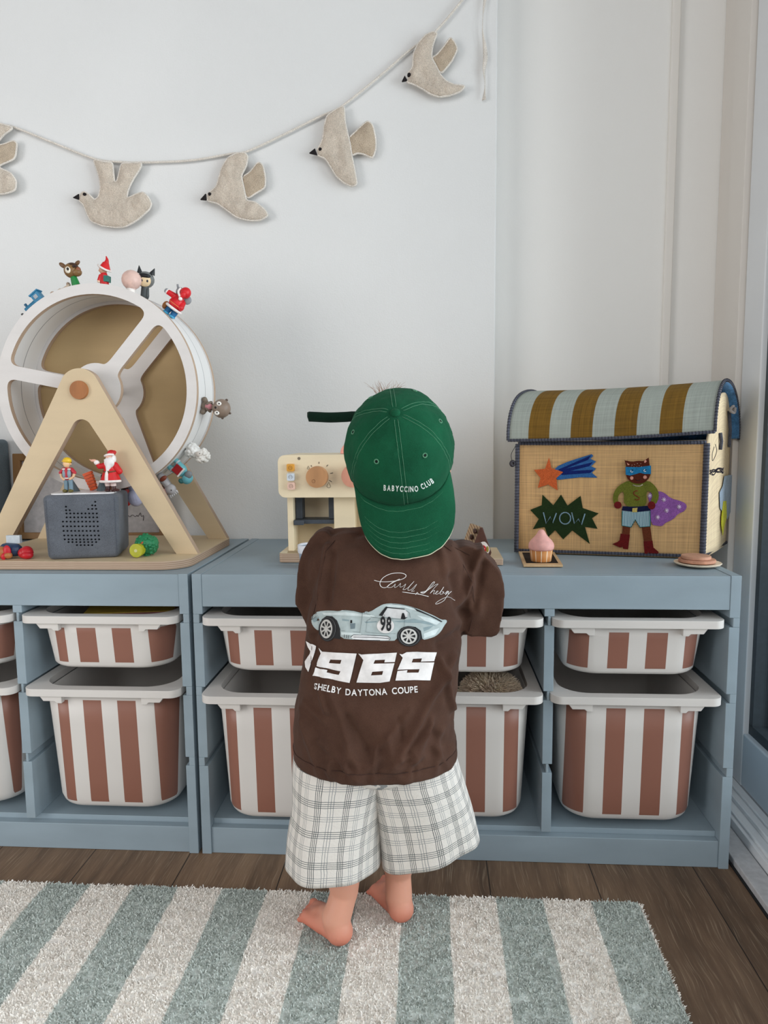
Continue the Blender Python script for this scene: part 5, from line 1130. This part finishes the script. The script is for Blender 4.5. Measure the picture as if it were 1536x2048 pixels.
FO = [((lambda p: (p.x, p.z))(at(a[0], a[1], -.30)), (lambda p: (p.x, p.z))(at(c_[0], c_[1], -.30)), am, wd) for a, c_, am, wd in FOLDS]
random.seed(31)
for _ in range(26):
    a_ = (random.uniform(600, 910), random.uniform(1400, 1540)); an_ = random.gauss(0, .5)+(a_[0]-750)/260*.7; L_ = random.uniform(50, 110)
    p_, q_ = at(a_[0], a_[1], -.30), at(a_[0]-math.sin(an_)*L_, a_[1]+math.cos(an_)*L_*.8, -.30)
    FO.append(((p_.x, p_.z), (q_.x, q_.z), random.choice((.0020, .0016, -.0017, .0023)), random.uniform(.005, .010)))
def shirt_folds(me):
    me.update()
    nrm = [v.normal.copy() for v in me.vertices]
    for v, n_ in zip(me.vertices, nrm):
        d = 0; P2 = V((v.co.x, v.co.z)); lo = max(0, min(1, (.60-v.co.z)/.25))
        if v.co.y < -.16:
            for a, c_, am, wd in FO:
                a_, b_ = V(a), V(c_); ab = b_-a_; t = max(0, min(1, (P2-a_).dot(ab)/ab.dot(ab))); q = (P2-a_-ab*t).length; d += 2.1*am*math.exp(-(q/(wd*.62))**2)
        d += .0026*noise.noise(v.co*24)+.0014*noise.noise(v.co*60)+.0034*lo*noise.noise(V((v.co.x*16, v.co.y*16, v.co.z*5)))+.0035*lo*noise.noise(V((v.co.x*30+v.co.z*14, v.co.y*10, v.co.z*8)))
        if v.co.z < .35: k_ = max(0, min(1, (v.co.z-.318)/.03)); n_ = V((n_.x, n_.y, n_.z*k_)); d *= .45+.55*k_
        v.co += n_*d
shirt = b.build('shirt', SHIRT.m, ch, True, remesh=.0030, smooth_it=4, fn=shirt_folds)
ML = ch.matrix_basis.copy()
def bvh_of(o):
    me = o.data; return BVHTree.FromPolygons([ML @ v.co for v in me.vertices], [tuple(p.vertices) for p in me.polygons])
SB = bvh_of(shirt)
bbn = fw.copy(); VD = (at(760, 1290, -.3)-CP).normalized()
def fill(outer, holes):
    from mathutils.geometry import delaunay_2d_cdt
    loops = [outer]+list(holes); vs, es = [], []
    for l in loops:
        k = len(vs); vs += [V((p[0], p[1])) for p in l]; es += [(k+i, k+(i+1) % len(l)) for i in range(len(l))]
    r = delaunay_2d_cdt(vs, es, [], 0, 1e-7); vo, fo = r[0], r[2]
    def inside(p):
        c_ = False
        for l in loops:
            for i in range(len(l)):
                x1_, y1_ = l[i][0], l[i][1]; x2_, y2_ = l[i-1][0], l[i-1][1]
                if (y1_ > p.y) != (y2_ > p.y) and p.x < (x2_-x1_)*(p.y-y1_)/(y2_-y1_)+x1_: c_ = not c_
        return c_
    return vo, [f for f in fo if inside(sum((vo[i] for i in f), V((0, 0)))/len(f))]
def project(b, tree, lift, direction, cut=.004, o3=None, clip=.5):
    bm = b.bm if isinstance(b, MB) else b
    if cut:
        xs = [v.co.x for v in bm.verts]; zs = [v.co.z for v in bm.verts]
        for ax, lo_, hi_ in ((0, min(xs), max(xs)), (2, min(zs), max(zs))):
            q = lo_+cut*.5
            while q < hi_:
                co = V((0, 0, 0)); co[ax] = q; no = V((0, 0, 0)); no[ax] = 1
                bmesh.ops.bisect_plane(bm, geom=bm.verts[:]+bm.edges[:]+bm.faces[:], plane_co=co, plane_no=no, dist=1e-6); q += cut
    kill = []
    for v in bm.verts:
        h = tree.ray_cast(v.co-direction*clip, direction)
        if h[0] is None: kill.append(v); continue
        n_ = h[1] if h[1].dot(direction) < 0 else -h[1]; v.co = h[0]+n_*lift
    if kill: bmesh.ops.delete(bm, geom=kill, context='VERTS')
    for f in bm.faces: f.smooth = True
def decal(nm, polys, mat, lift, parent, tree=None, direction=None, y=-.30, cut=.004):
    if len(polys) > 1 and nm != 'year_print':
        return [decal(nm, [p], mat, lift, parent, tree, direction, y, cut) for p in polys][0]
    b = MB()
    for pl in polys:
        outer, holes = (pl if isinstance(pl, tuple) else (pl, []))
        vo, fo = fill(outer, holes); b.add([V((p.x, y, p.y)) for p in vo], fo, smooth=True)
    bmesh.ops.remove_doubles(b.bm, verts=b.bm.verts, dist=1e-6)
    project(b, tree or SB, lift, direction or VD, cut)
    o = b.build(nm, mat, parent, True, recalc=False, smooth=True); return o
def line_decal(nm, lines, r, mat, lift, parent, tree=None, direction=None):
    if len(lines) > 1 and nm != 'signature':
        return [line_decal(nm, [l], r, mat, lift, parent, tree, direction) for l in lines][0]
    b = MB()
    for l in lines:
        out = []
        for p in l:
            h = (tree or SB).ray_cast(p-(direction or VD)*.5, direction or VD)
            if h[0] is not None: out.append(h[0]+(h[1] if h[1].dot(direction or VD) < 0 else -h[1])*lift)
        if len(out) > 1: b.tube(out, r, 5, sq=.5)
    return b.build(nm, mat, parent, True)
K = 3.2
def sp2(pts, y=-.30, ox=560, oy=1120, k=K): return [(lambda p: (p.x, p.z))(at(ox+a/k, oy+c_/k, y)) for a, c_ in pts]
def sp3(pts, y=-.30, ox=560, oy=1120, k=K): return [at(ox+a/k, oy+c_/k, y) for a, c_ in pts]
INKW = plain((232, 228, 226), .7, .2, 'white_print'); INKB = plain((28, 28, 30), .6, .3, 'black_print')
def ink(c): return plain(c, .7, .2)
year = decal('year_print', [
    sp2([(143, 518), (222, 553), (200, 640), (174, 722), (150, 690), (143, 655), (180, 590), (160, 560)]),
    (sp2([(240, 562), (266, 588), (492, 598), (447, 785), (210, 742), (222, 691), (300, 707), (296, 722), (378, 736), (388, 713), (228, 682), (256, 600)]), [sp2([(322, 637), (394, 640), (386, 665), (311, 660)])]),
    (sp2([(503, 598), (522, 604), (748, 592), (735, 652), (668, 655), (672, 638), (608, 641), (598, 664), (733, 660), (700, 775), (640, 784), (490, 783), (535, 640)]), [sp2([(592, 714), (660, 710), (654, 734), (583, 737)])]),
    sp2([(764, 600), (782, 604), (810, 590), (880, 587), (1008, 593), (990, 648), (903, 650), (910, 629), (852, 632), (843, 655), (990, 656), (962, 772), (860, 768), (738, 771), (752, 710), (815, 706), (811, 722), (886, 722), (894, 700), (752, 702), (785, 625)]),
    ], INKW, .0014, shirt, cut=.0022)
# lettering under the year, laid along its bent base line
def text_on(nm, words, size, mat, parent, path, bold=.0, sx=1.25, tree=None, direction=None, lift=.0008, y=-.30, space=1.02):
    ch_ = [text_mesh(c_, size, bold, sx) for c_ in words if c_ != ' ']
    wd_ = []; it = iter(ch_); cur = []
    for c_ in words:
        if c_ == ' ': cur.append((None, size*.42*sx))
        else:
            me = next(it); xs = [v.co.x for v in me.vertices]; cur.append((me, (max(xs)-min(xs)), min(xs)))
    gap = size*.11*sx*space; tot = sum(c_[1] for c_ in cur)+gap*(len(cur)-1)
    pts = [V(p) for p in path]; L = [0]
    for i in range(1, len(pts)): L.append(L[-1]+(pts[i]-pts[i-1]).length)
    k = L[-1]/tot; b = MB(); s_ = 0
    def pos(s):
        for i in range(1, len(pts)):
            if s <= L[i] or i == len(pts)-1:
                t = (s-L[i-1])/max(1e-9, L[i]-L[i-1]); return pts[i-1].lerp(pts[i], t), (pts[i]-pts[i-1]).normalized()
    for c_ in cur:
        if c_[0] is not None:
            me, w_, x0 = c_; P, d = pos((s_+w_/2)*k); up_ = V((-d.z, 0, d.x))
            vs = [P+d*((v.co.x-x0-w_/2)*k)+up_*(v.co.y) for v in me.vertices]; b.add(vs, [tuple(p.vertices) for p in me.polygons], smooth=True)
        s_ += c_[1]+gap
    bmesh.ops.remove_doubles(b.bm, verts=b.bm.verts, dist=1e-7)
    project(b, tree or SB, lift, direction or VD, .0035)
    return b.build(nm, mat, parent, True, recalc=False, smooth=True)
text_on('lettering', 'SHELBY DAYTONA COUPE', .0128, INKW, shirt, spline(sp3([(216, 827), (300, 839), (400, 858), (500, 865), (600, 862), (700, 856), (800, 850), (882, 845)]), 3), bold=.00028, sx=1.3)
# race car print
carb = [(175, 372), (180, 345), (215, 325), (260, 316), (330, 318), (372, 324), (400, 314), (460, 320), (500, 330), (535, 336), (548, 322), (572, 332), (640, 288), (670, 276), (720, 272), (790, 280), (860, 298), (930, 325), (990, 350), (1045, 378), (1075, 375), (1084, 388), (1065, 412), (1040, 455), (1005, 485), (960, 502), (915, 512), (905, 470), (880, 440), (840, 422), (790, 428), (760, 460), (745, 515), (700, 517), (560, 516), (480, 510), (385, 500), (383, 450), (370, 400), (340, 370), (300, 356), (270, 362), (248, 390), (238, 440), (225, 448), (200, 430), (180, 400)]
car = decal('car_print', [sp2(smooth_poly(carb, 1))], ink((172, 184, 184)), .0007, shirt)
decal('car_highlight', [sp2([(258, 330), (340, 332), (420, 330), (520, 342), (600, 352), (610, 362), (420, 352), (270, 345)]), sp2([(660, 290), (720, 280), (800, 288), (900, 318), (880, 322), (800, 300), (700, 296)]), sp2([(880, 350), (960, 366), (1035, 392), (1010, 410), (930, 385)]), sp2([(925, 470), (1000, 440), (1030, 430), (1000, 475), (925, 500)]), sp2([(390, 460), (520, 470), (520, 482), (390, 478)])], ink((206, 216, 216)), .0009, car)
decal('car_shading', [sp2([(182, 372), (215, 352), (238, 360), (215, 382), (195, 392)]), sp2([(540, 392), (620, 388), (620, 396), (545, 402)]), sp2([(725, 392), (860, 372), (960, 395), (1010, 420), (900, 400), (800, 398)]), sp2([(395, 372), (440, 380), (440, 390), (395, 386)]), sp2([(920, 430), (990, 415), (960, 440), (925, 455)])], ink((140, 158, 162)), .0009, car)
wells = [[(X_+(90 if i else 84)*.86*math.cos(a/24*6.283), Y_+(90 if i else 88)*.92*math.sin(a/24*6.283)) for a in range(24)] for i, (X_, Y_) in enumerate(((312, 438),))]
decal('wheel_arch', [sp2([(240, 470), (240, 420), (256, 375), (290, 352), (330, 356), (362, 385), (383, 440), (385, 505), (345, 500), (300, 440)]), sp2([(748, 510), (752, 470), (775, 435), (820, 420), (870, 425), (905, 450), (915, 505), (880, 520), (800, 500)])], INKB, .0010, car)
def ellp(cx_, cy_, a_, b_, n_=32, rot=0): 
    return [(cx_+a_*math.cos(t/n_*6.2832)*math.cos(rot)-b_*math.sin(t/n_*6.2832)*math.sin(rot), cy_+a_*math.cos(t/n_*6.2832)*math.sin(rot)+b_*math.sin(t/n_*6.2832)*math.cos(rot)) for t in range(n_)]
for (cx_, cy_, a_, b_) in ((300, 438, 62, 82), (828, 486, 78, 66)):
    ty = decal('tyre_print', [sp2(ellp(cx_, cy_, a_, b_))], INKB, .0013, car)
    decal('rim_print', [sp2(ellp(cx_-8 if a_ < 70 else cx_-2, cy_, a_*.68, b_*.76))], ink((196, 194, 190)), .0017, ty)
    rx_, ry_ = a_*.52, b_*.58; ox_ = cx_-8 if a_ < 70 else cx_-2
    decal('spoke_gap', [sp2([(ox_+rx_*.35*math.cos(t), cy_+ry_*.35*math.sin(t)), (ox_+rx_*math.cos(t-.26), cy_+ry_*math.sin(t-.26)), (ox_+rx_*1.05*math.cos(t), cy_+ry_*1.05*math.sin(t)), (ox_+rx_*math.cos(t+.26), cy_+ry_*math.sin(t+.26))]) for t in [k*6.2832/8 for k in range(8)]], INKB, .0020, ty)
    line_decal('tyre_ring', [sp3(ellp(cx_, cy_, a_*.88, b_*.90)+[(cx_+a_*.88, cy_)])], .00025, ink((120, 120, 120)), .0016, ty)
wn_ = decal('car_window', [sp2([(648, 352), (668, 312), (690, 304), (800, 312), (820, 330), (818, 360), (780, 372), (655, 360)])], ink((206, 206, 206)), .0010, car)
decal('window_frame', [sp2([(632, 352), (680, 292), (692, 296), (655, 356)]), sp2([(775, 372), (784, 335), (795, 335), (805, 365), (820, 362), (800, 376)]), sp2([(690, 296), (800, 308), (800, 314), (690, 302)]), sp2([(862, 302), (885, 312), (1000, 362), (1050, 388), (1042, 392), (960, 352), (880, 322)]), sp2([(448, 382), (460, 382), (460, 402), (448, 402)])], INKB, .0013, car)
line_decal('panel_line', [sp3([(527, 338), (520, 400), (512, 462), (388, 450)]), sp3([(580, 372), (556, 385), (547, 460), (640, 470), (740, 470)]), sp3([(580, 360), (640, 370), (800, 376), (798, 420), (760, 455)]), sp3([(400, 316), (470, 322), (530, 336)]), sp3([(545, 340), (540, 328), (556, 324), (552, 340), (580, 348)]), sp3([(664, 345), (672, 350), (668, 362), (658, 358), (660, 346)]), sp3([(185, 372), (210, 350), (236, 356)]), sp3([(810, 320), (832, 335), (836, 365)]), sp3([(720, 276), (800, 284), (870, 304)])], .00022, ink((50, 60, 62)), .0012, car)
decal('side_pipe', [sp2([(452, 492), (470, 478), (690, 488), (708, 500), (700, 514), (560, 512), (470, 508)])], ink((225, 225, 225)), .0012, car)
line_decal('pipe_line', [sp3([(452, 492), (470, 478), (690, 486), (708, 500), (698, 514)]), sp3([(470, 492), (600, 496), (700, 502)]), sp3([(470, 508), (560, 513), (640, 514)]), sp3([(412, 475), (412, 495)]), sp3([(426, 478), (426, 498)]), sp3([(440, 480), (438, 500)])], .0004, INKB, .0017, car)
decal('vent_print', [sp2([(447, 405), (480, 402), (478, 438), (450, 440)])], ink((110, 124, 130)), .0012, car)
rd = decal('number_roundel', [sp2(ellp(676, 419, 55, 48))], INKW, .0013, car)
_p = sp3([(642, 446), (712, 449)]); text_on('race_number', '98', .0280, INKB, rd, _p, bold=.0008, sx=.60, lift=.0026, space=.9)
# handwritten signature
sig = [[(602, 120), (640, 130), (700, 130), (770, 118), (806, 100), (806, 82), (770, 72), (710, 78), (660, 105), (640, 140), (650, 165), (680, 168), (720, 135), (770, 112), (700, 150), (690, 168), (720, 165), (740, 145), (735, 168), (755, 160), (775, 140), (770, 165), (790, 160), (808, 145), (800, 165), (790, 182), (815, 175), (850, 140), (862, 128), (830, 165), (822, 186), (845, 180), (880, 145), (862, 175), (845, 192), (866, 190)],
       [(785, 198), (840, 205), (900, 212), (958, 226)], [(872, 216), (884, 200), (892, 214)],
       [(908, 200), (935, 195), (985, 135), (1000, 130), (985, 150), (945, 190), (925, 205), (905, 198), (950, 185), (1000, 150), (1022, 142), (1000, 165), (968, 205), (985, 190), (1000, 185), (990, 208), (1010, 200), (1022, 188), (1010, 192), (1006, 210), (1030, 200), (1060, 160), (1042, 190), (1034, 208), (1050, 206), (1060, 192), (1050, 192), (1066, 202), (1088, 184), (1070, 212), (1084, 198), (1095, 186), (1090, 205), (1115, 185), (1085, 215), (1060, 250), (1020, 272), (1003, 272), (1030, 250), (1080, 226), (1110, 228), (1146, 242)]]
line_decal('signature', [spline(sp3(l), 5) for l in sig], .00055, INKW, .0006, shirt)
# seams and hem
HEMT = plain((66, 48, 42), .9, .1, 'brown_thread')
def ring_on(z_, n_=90, dz=lambda a: 0):
    out = []
    for k in range(n_):
        a = 2*math.pi*k/n_; d = V((-math.cos(a), -math.sin(a), 0)); o_ = V((.358, -.22, z_+dz(a)))
        h = SB.ray_cast(o_-d*.3, d)
        if h[0] is not None: out.append(h[0]-d*.0003)
    return out
hl = ring_on(.3355); b = MB(); b.tube(hl, .0007, 5, closed=True); b.build('hem_stitching', HEMT, shirt, True)
line_decal('seam', [[at(a, c_, -.26) for a, c_ in ((884, 1082), (905, 1098), (930, 1125), (948, 1160), (955, 1200), (950, 1240), (944, 1262))], [at(a, c_, -.25) for a, c_ in ((668, 1076), (650, 1100), (643, 1150), (636, 1200), (622, 1240))], [at(a, c_, -.25) for a, c_ in ((905, 1088), (925, 1095), (945, 1105))]], .0006, HEMT, .0002, shirt)

# -------- checked shorts
sm = Mat('white_checked_seersucker', (224, 218, 210), .9, .1); tc = sm.node('ShaderNodeTexCoord'); sp_ = sm.node('ShaderNodeSeparateXYZ'); sm.L(tc.outputs['UV'], sp_.inputs[0]); U_, V_ = S(sm.nt, sp_.outputs[0]), S(sm.nt, sp_.outputs[1])
def lines_(c_, per, offs, wd):
    f = c_.mod(per); r = None
    for o_ in offs:
        k = ((f-o_).abs()).lt(wd*.5); r = k if r is None else r.mx(k)
    return r
wv = (sm.noise(60, 2)-.5)*.002
gu = lines_(U_+wv, .0360, (.004, .0066, .0092, .0118), .00080); gu2 = lines_(U_+wv, .0360, (.0215, .0245, .0275), .0007)
gv = lines_(V_+wv, .0480, (.004, .0072, .0104, .0136), .00095); gv2 = lines_(V_+wv, .0480, (.028, .0315, .035), .0008)
c1 = sm.mix(gu2.mx(gv2), (224, 218, 211), (150, 152, 152)); c2_ = sm.mix(gv, c1, (98, 104, 104)); c3_ = sm.mix(gu, c2_, (70, 76, 80)); sm.color(c3_)
sm.bump(sm.noise(260, 3, rough=.6), .55, .0018).bump(sm.noise(30, 4), .4, .004)
SHO = sm.m
shorts = None
def leg_loft(specs, seed, nm, tilt=0):
    b = MB(); n = 80; sp_ = [spline([V((s_[0], s_[1], s_[2])) for s_ in specs], 6), spline([V((s_[3], s_[4], 0)) for s_ in specs], 6)]; rows = []; m_ = len(sp_[0])
    for i in range(m_):
        t = i/(m_-1); c_ = sp_[0][i]; hw, hd = sp_[1][i].x, sp_[1][i].y; row = []
        for j in range(n):
            a = 2*math.pi*j/n; sx_, sy_ = sup(a, 2.3); wv_ = 1+t*(.035*math.sin(3*a+seed)+.022*math.sin(7*a+seed*2)+.030*math.sin(5*a-seed+t*2)*math.sin(2.2*t+seed))
            row.append(V((c_.x+hw*sx_*wv_, c_.y+hd*sy_*wv_, c_.z+tilt*t*hw*sx_)))
        rows.append(row)
    per = 2*(specs[-1][3]+specs[-1][4])*1.6; lens = [0]
    for i in range(1, m_): lens.append(lens[-1]+(sp_[0][i]-sp_[0][i-1]).length)
    b.grid(rows, closed=True, uvs=lambda a, bb: (bb/n*round(per/.036)*.036, lens[a])); return b, rows
b, rwl = leg_loft([(.318, -.218, .375, .078, .082), (.306, -.220, .300, .076, .083), (.298, -.222, .240, .0705, .078), (.291, -.224, .190, .0715, .076), (.2880, -.225, .142, .0725, .074)], 1.3, 'l')
shorts = b.build('shorts', SHO, ch, True, solid=.0016, recalc=False)
b, rwr = leg_loft([(.398, -.215, .375, .070, .076), (.411, -.214, .300, .0715, .080), (.423, -.208, .250, .0715, .076), (.433, -.202, .200, .0735, .072), (.4400, -.198, .153, .0755, .070)], 2.6, 'r', tilt=.30)
b.build('shorts_leg', SHO, shorts, True, solid=.0016, recalc=False)
b, _ = leg_loft([(.357, -.218, .37, .105, .080), (.360, -.218, .335, .112, .084), (.361, -.218, .300, .085, .080), (.362, -.216, .280, .035, .050), (.362, -.214, .270, .004, .010)], 0, 'h')
b.build('shorts_seat', SHO, shorts, True, recalc=False)
for rw_ in (rwl, rwr):
    pass

# -------- cap
CAPM = fabric('green_cotton_twill', (24, 86, 58), .10, 1400, .2, 14)
f_ = CAPM.noise(26, 5, rough=.7); CAPM.color(CAPM.mix(S(CAPM.nt, CAPM.ramp(f_, [(.5, (0, 0, 0)), (.78, (100, 100, 100))])), CAPM.cs, (44, 108, 78)))
xx_, yy_, zz_ = CAPM.xyz(); CAPM.b.inputs['Sheen Weight'].default_value = .03; CAPM.bump(((xx_+zz_)*3800)._m('SINE'), .10, .0004)
A3 = V((0.00, -.80, .60)).normalized(); tlt = math.radians(-9)
A3 = V((-.02, -math.cos(math.radians(36)), math.sin(math.radians(36)))).normalized()
# brim direction: straight down the photo, leaning a little to the right
Bd = V((.115, 0, -1)); Bd = (Bd-A3*Bd.dot(A3)).normalized(); Sd = A3.cross(Bd).normalized()
RAD = V((.0800, .0905, .0925)); CC = HC+V((0, 0, -.001))
def crown(th, ph, k=1.0):
    d = A3*math.cos(th)+(Bd*math.cos(ph)+Sd*math.sin(ph))*math.sin(th)
    r = 1/math.sqrt((d.x/RAD.x)**2+(d.y/RAD.y)**2+(d.z/RAD.z)**2)
    pan = abs(math.sin(3*ph))*1.0
    w_ = .0011*pan*min(1, th*1.2)-.0006*math.exp(-((math.sin(3*ph))/.12)**2)*min(1, th)
    fl = .0030*math.exp(-((th-.55)/.35)**2)*math.cos(ph)
    nn = .0016*noise.noise(d*4+V((5, 2, 1)))+.0009*noise.noise(d*11)
    return CC+d*(r+w_+fl+nn)*k
def thm(ph):                                   # rim of the crown as an angle from the button
    c_ = math.cos(ph); return math.radians(98-4*c_*c_*(1 if c_ > 0 else 0)+(2 if c_ < 0 else 0)-0*c_)
n, m_ = 144, 44; rows = []
for i in range(m_+1):
    row = []
    for j in range(n):
        ph = 2*math.pi*j/n; row.append(crown(max(.012, thm(ph)*i/m_), ph))
    rows.append(row)
b = MB(); vs = b.grid(rows, closed=True); b.bm.faces.new(vs[0][::-1])
cap = b.build('cap', CAPM.m, ch, True, solid=.0016, recalc=True)
CB = bvh_of(cap)
MB().ell(CC+A3*((crown(.02, 0)-CC).length+.0015), (.0072, .0072, .0038), A3.to_track_quat('Z', 'Y').to_matrix().to_4x4(), seg=24).build('button', CAPM.m, cap, True)
TH = fabric('green_thread', (96, 150, 118), .05, 900, .2, 60).m; THL = plain((206, 204, 176), .7, .2, 'pale_edge_thread')
b = MB()
for k in range(6):
    ph = k*math.pi/3
    for off in (-.0026, .0026):
        pts = []
        for i in range(3, 40):
            th = thm(ph)*i/40; q = crown(th, ph); e_ = (crown(th, ph+.01)-crown(th, ph-.01)).normalized(); pts.append(q+e_*off*(1 if th > .15 else th/.15)+(q-CC).normalized()*.0013)
        b.tube(pts, .00030, 5)
b.build('seam_stitching', TH, cap, True)
b = MB()
for k in range(6):
    ph = (k+.5)*math.pi/3+(-.0)
    th = .80; q = crown(th, ph); n_ = (q-CC).normalized(); x_ = n_.orthogonal().normalized(); y_ = n_.cross(x_)
    b.tube([q+n_*.0012+(x_*math.cos(a*.5236)+y_*math.sin(a*.5236))*.0030 for a in range(12)], .0009, 6, closed=True)
    ho = MB().cone(q+n_*.0004, q+n_*.0011, .0022, .0022, 12).build('eyelet_hole', plain((10, 26, 18), .9), cap, True)
b.build('eyelet', TH, cap, True)
# brim: from the lower rim of the crown outwards
brow = []; NB = 46; MBm = 16; PHM = math.radians(60)
tipL = .0785
def brimp(s_, t_):                              # s -1..1 across, t 0..1 outwards
    ph = s_*PHM; q = crown(thm(ph)-.02, ph); base_ = crown(thm(0)-.02, 0)
    lat = (q-base_).dot(Sd); W_ = abs((crown(thm(PHM)-.02, PHM)-base_).dot(Sd))
    out = tipL*(1-abs(s_)**4.2)
    drop = V((.06, -.40, -.93)).normalized()
    side = Sd*((lat*.12+.006)*t_*(1-abs(s_)**6))
    arch = V((0, .020*(lat/W_)**2*t_, 0))        # the peak curves round the head
    return q+drop*out*t_+side+arch+V((0, -.002, 0))
rows = [[brimp(-1+2*i/NB, j/MBm) for i in range(NB+1)] for j in range(MBm+1)]
b = MB(); b.grid(rows); peak = b.build('peak', CAPM.m, cap, True, solid=.0030, recalc=True, smooth=True)
out_n = V((0, -1, -.3)).normalized()
b = MB(); b.tube([brimp(-1+2*i/80, 1.0)+V((0, -.0004, -.0010)) for i in range(81)], .0007, 6); b.build('peak_edging', THL, peak, True)
b = MB()
for r_ in (.10, .90, .80, .70, .60, .50):
    pts = []
    for i in range(81):
        s_ = (-1+2*i/80)*(1.0 if r_ == .1 else (.62+.36*r_)); q = brimp(s_, r_ if r_ == .1 else r_*(1-.0)); pts.append(q+out_n*.0017)
    b.tube(pts, .00028, 5)
b.build('peak_stitching', TH, peak, True)
b = MB(); b.tube([crown(thm(a)-.035, a)+((crown(thm(a), a)-CC).normalized())*.0002 for a in [(-1+2*i/60)*PHM for i in range(61)]], .0006, 6); b.build('peak_seam', plain((20, 60, 42), .9), cap, True)
pth = [at(a, c_, -.285) for a, c_ in ((767, 980), (785, 981), (800, 982), (818, 983), (833, 982), (845, 978), (857, 972), (869, 964))]
CD = (at(815, 975, -.29)-CP).normalized()
text_on('embroidery', 'BABYCCINO CLUB', .0108, plain((226, 232, 226), .7, .2), cap, pth, bold=.00032, sx=.80, tree=CB, direction=CD, lift=.0010, space=2.2)
# strap end sticking out on the far side
b = MB(); rows = []
sp_ = spline([at(745, 836, -.130), at(710, 833, -.135), at(690, 834, -.135), at(660, 835, -.130), at(635, 834, -.125), at(615, 833, -.120)], 5)
for i, p in enumerate(sp_): rows.append([p+V((0, 0, .0080-(.0015 if i == len(sp_)-1 else 0))), p+V((0, -.0006, 0)), p+V((.0025 if i == len(sp_)-1 else 0, 0, -.0080))])
b.grid(rows); b.build('strap', fabric('dark_green_strap', (12, 40, 28), .08, 900, .3, 40).m, cap, True, solid=.0022)
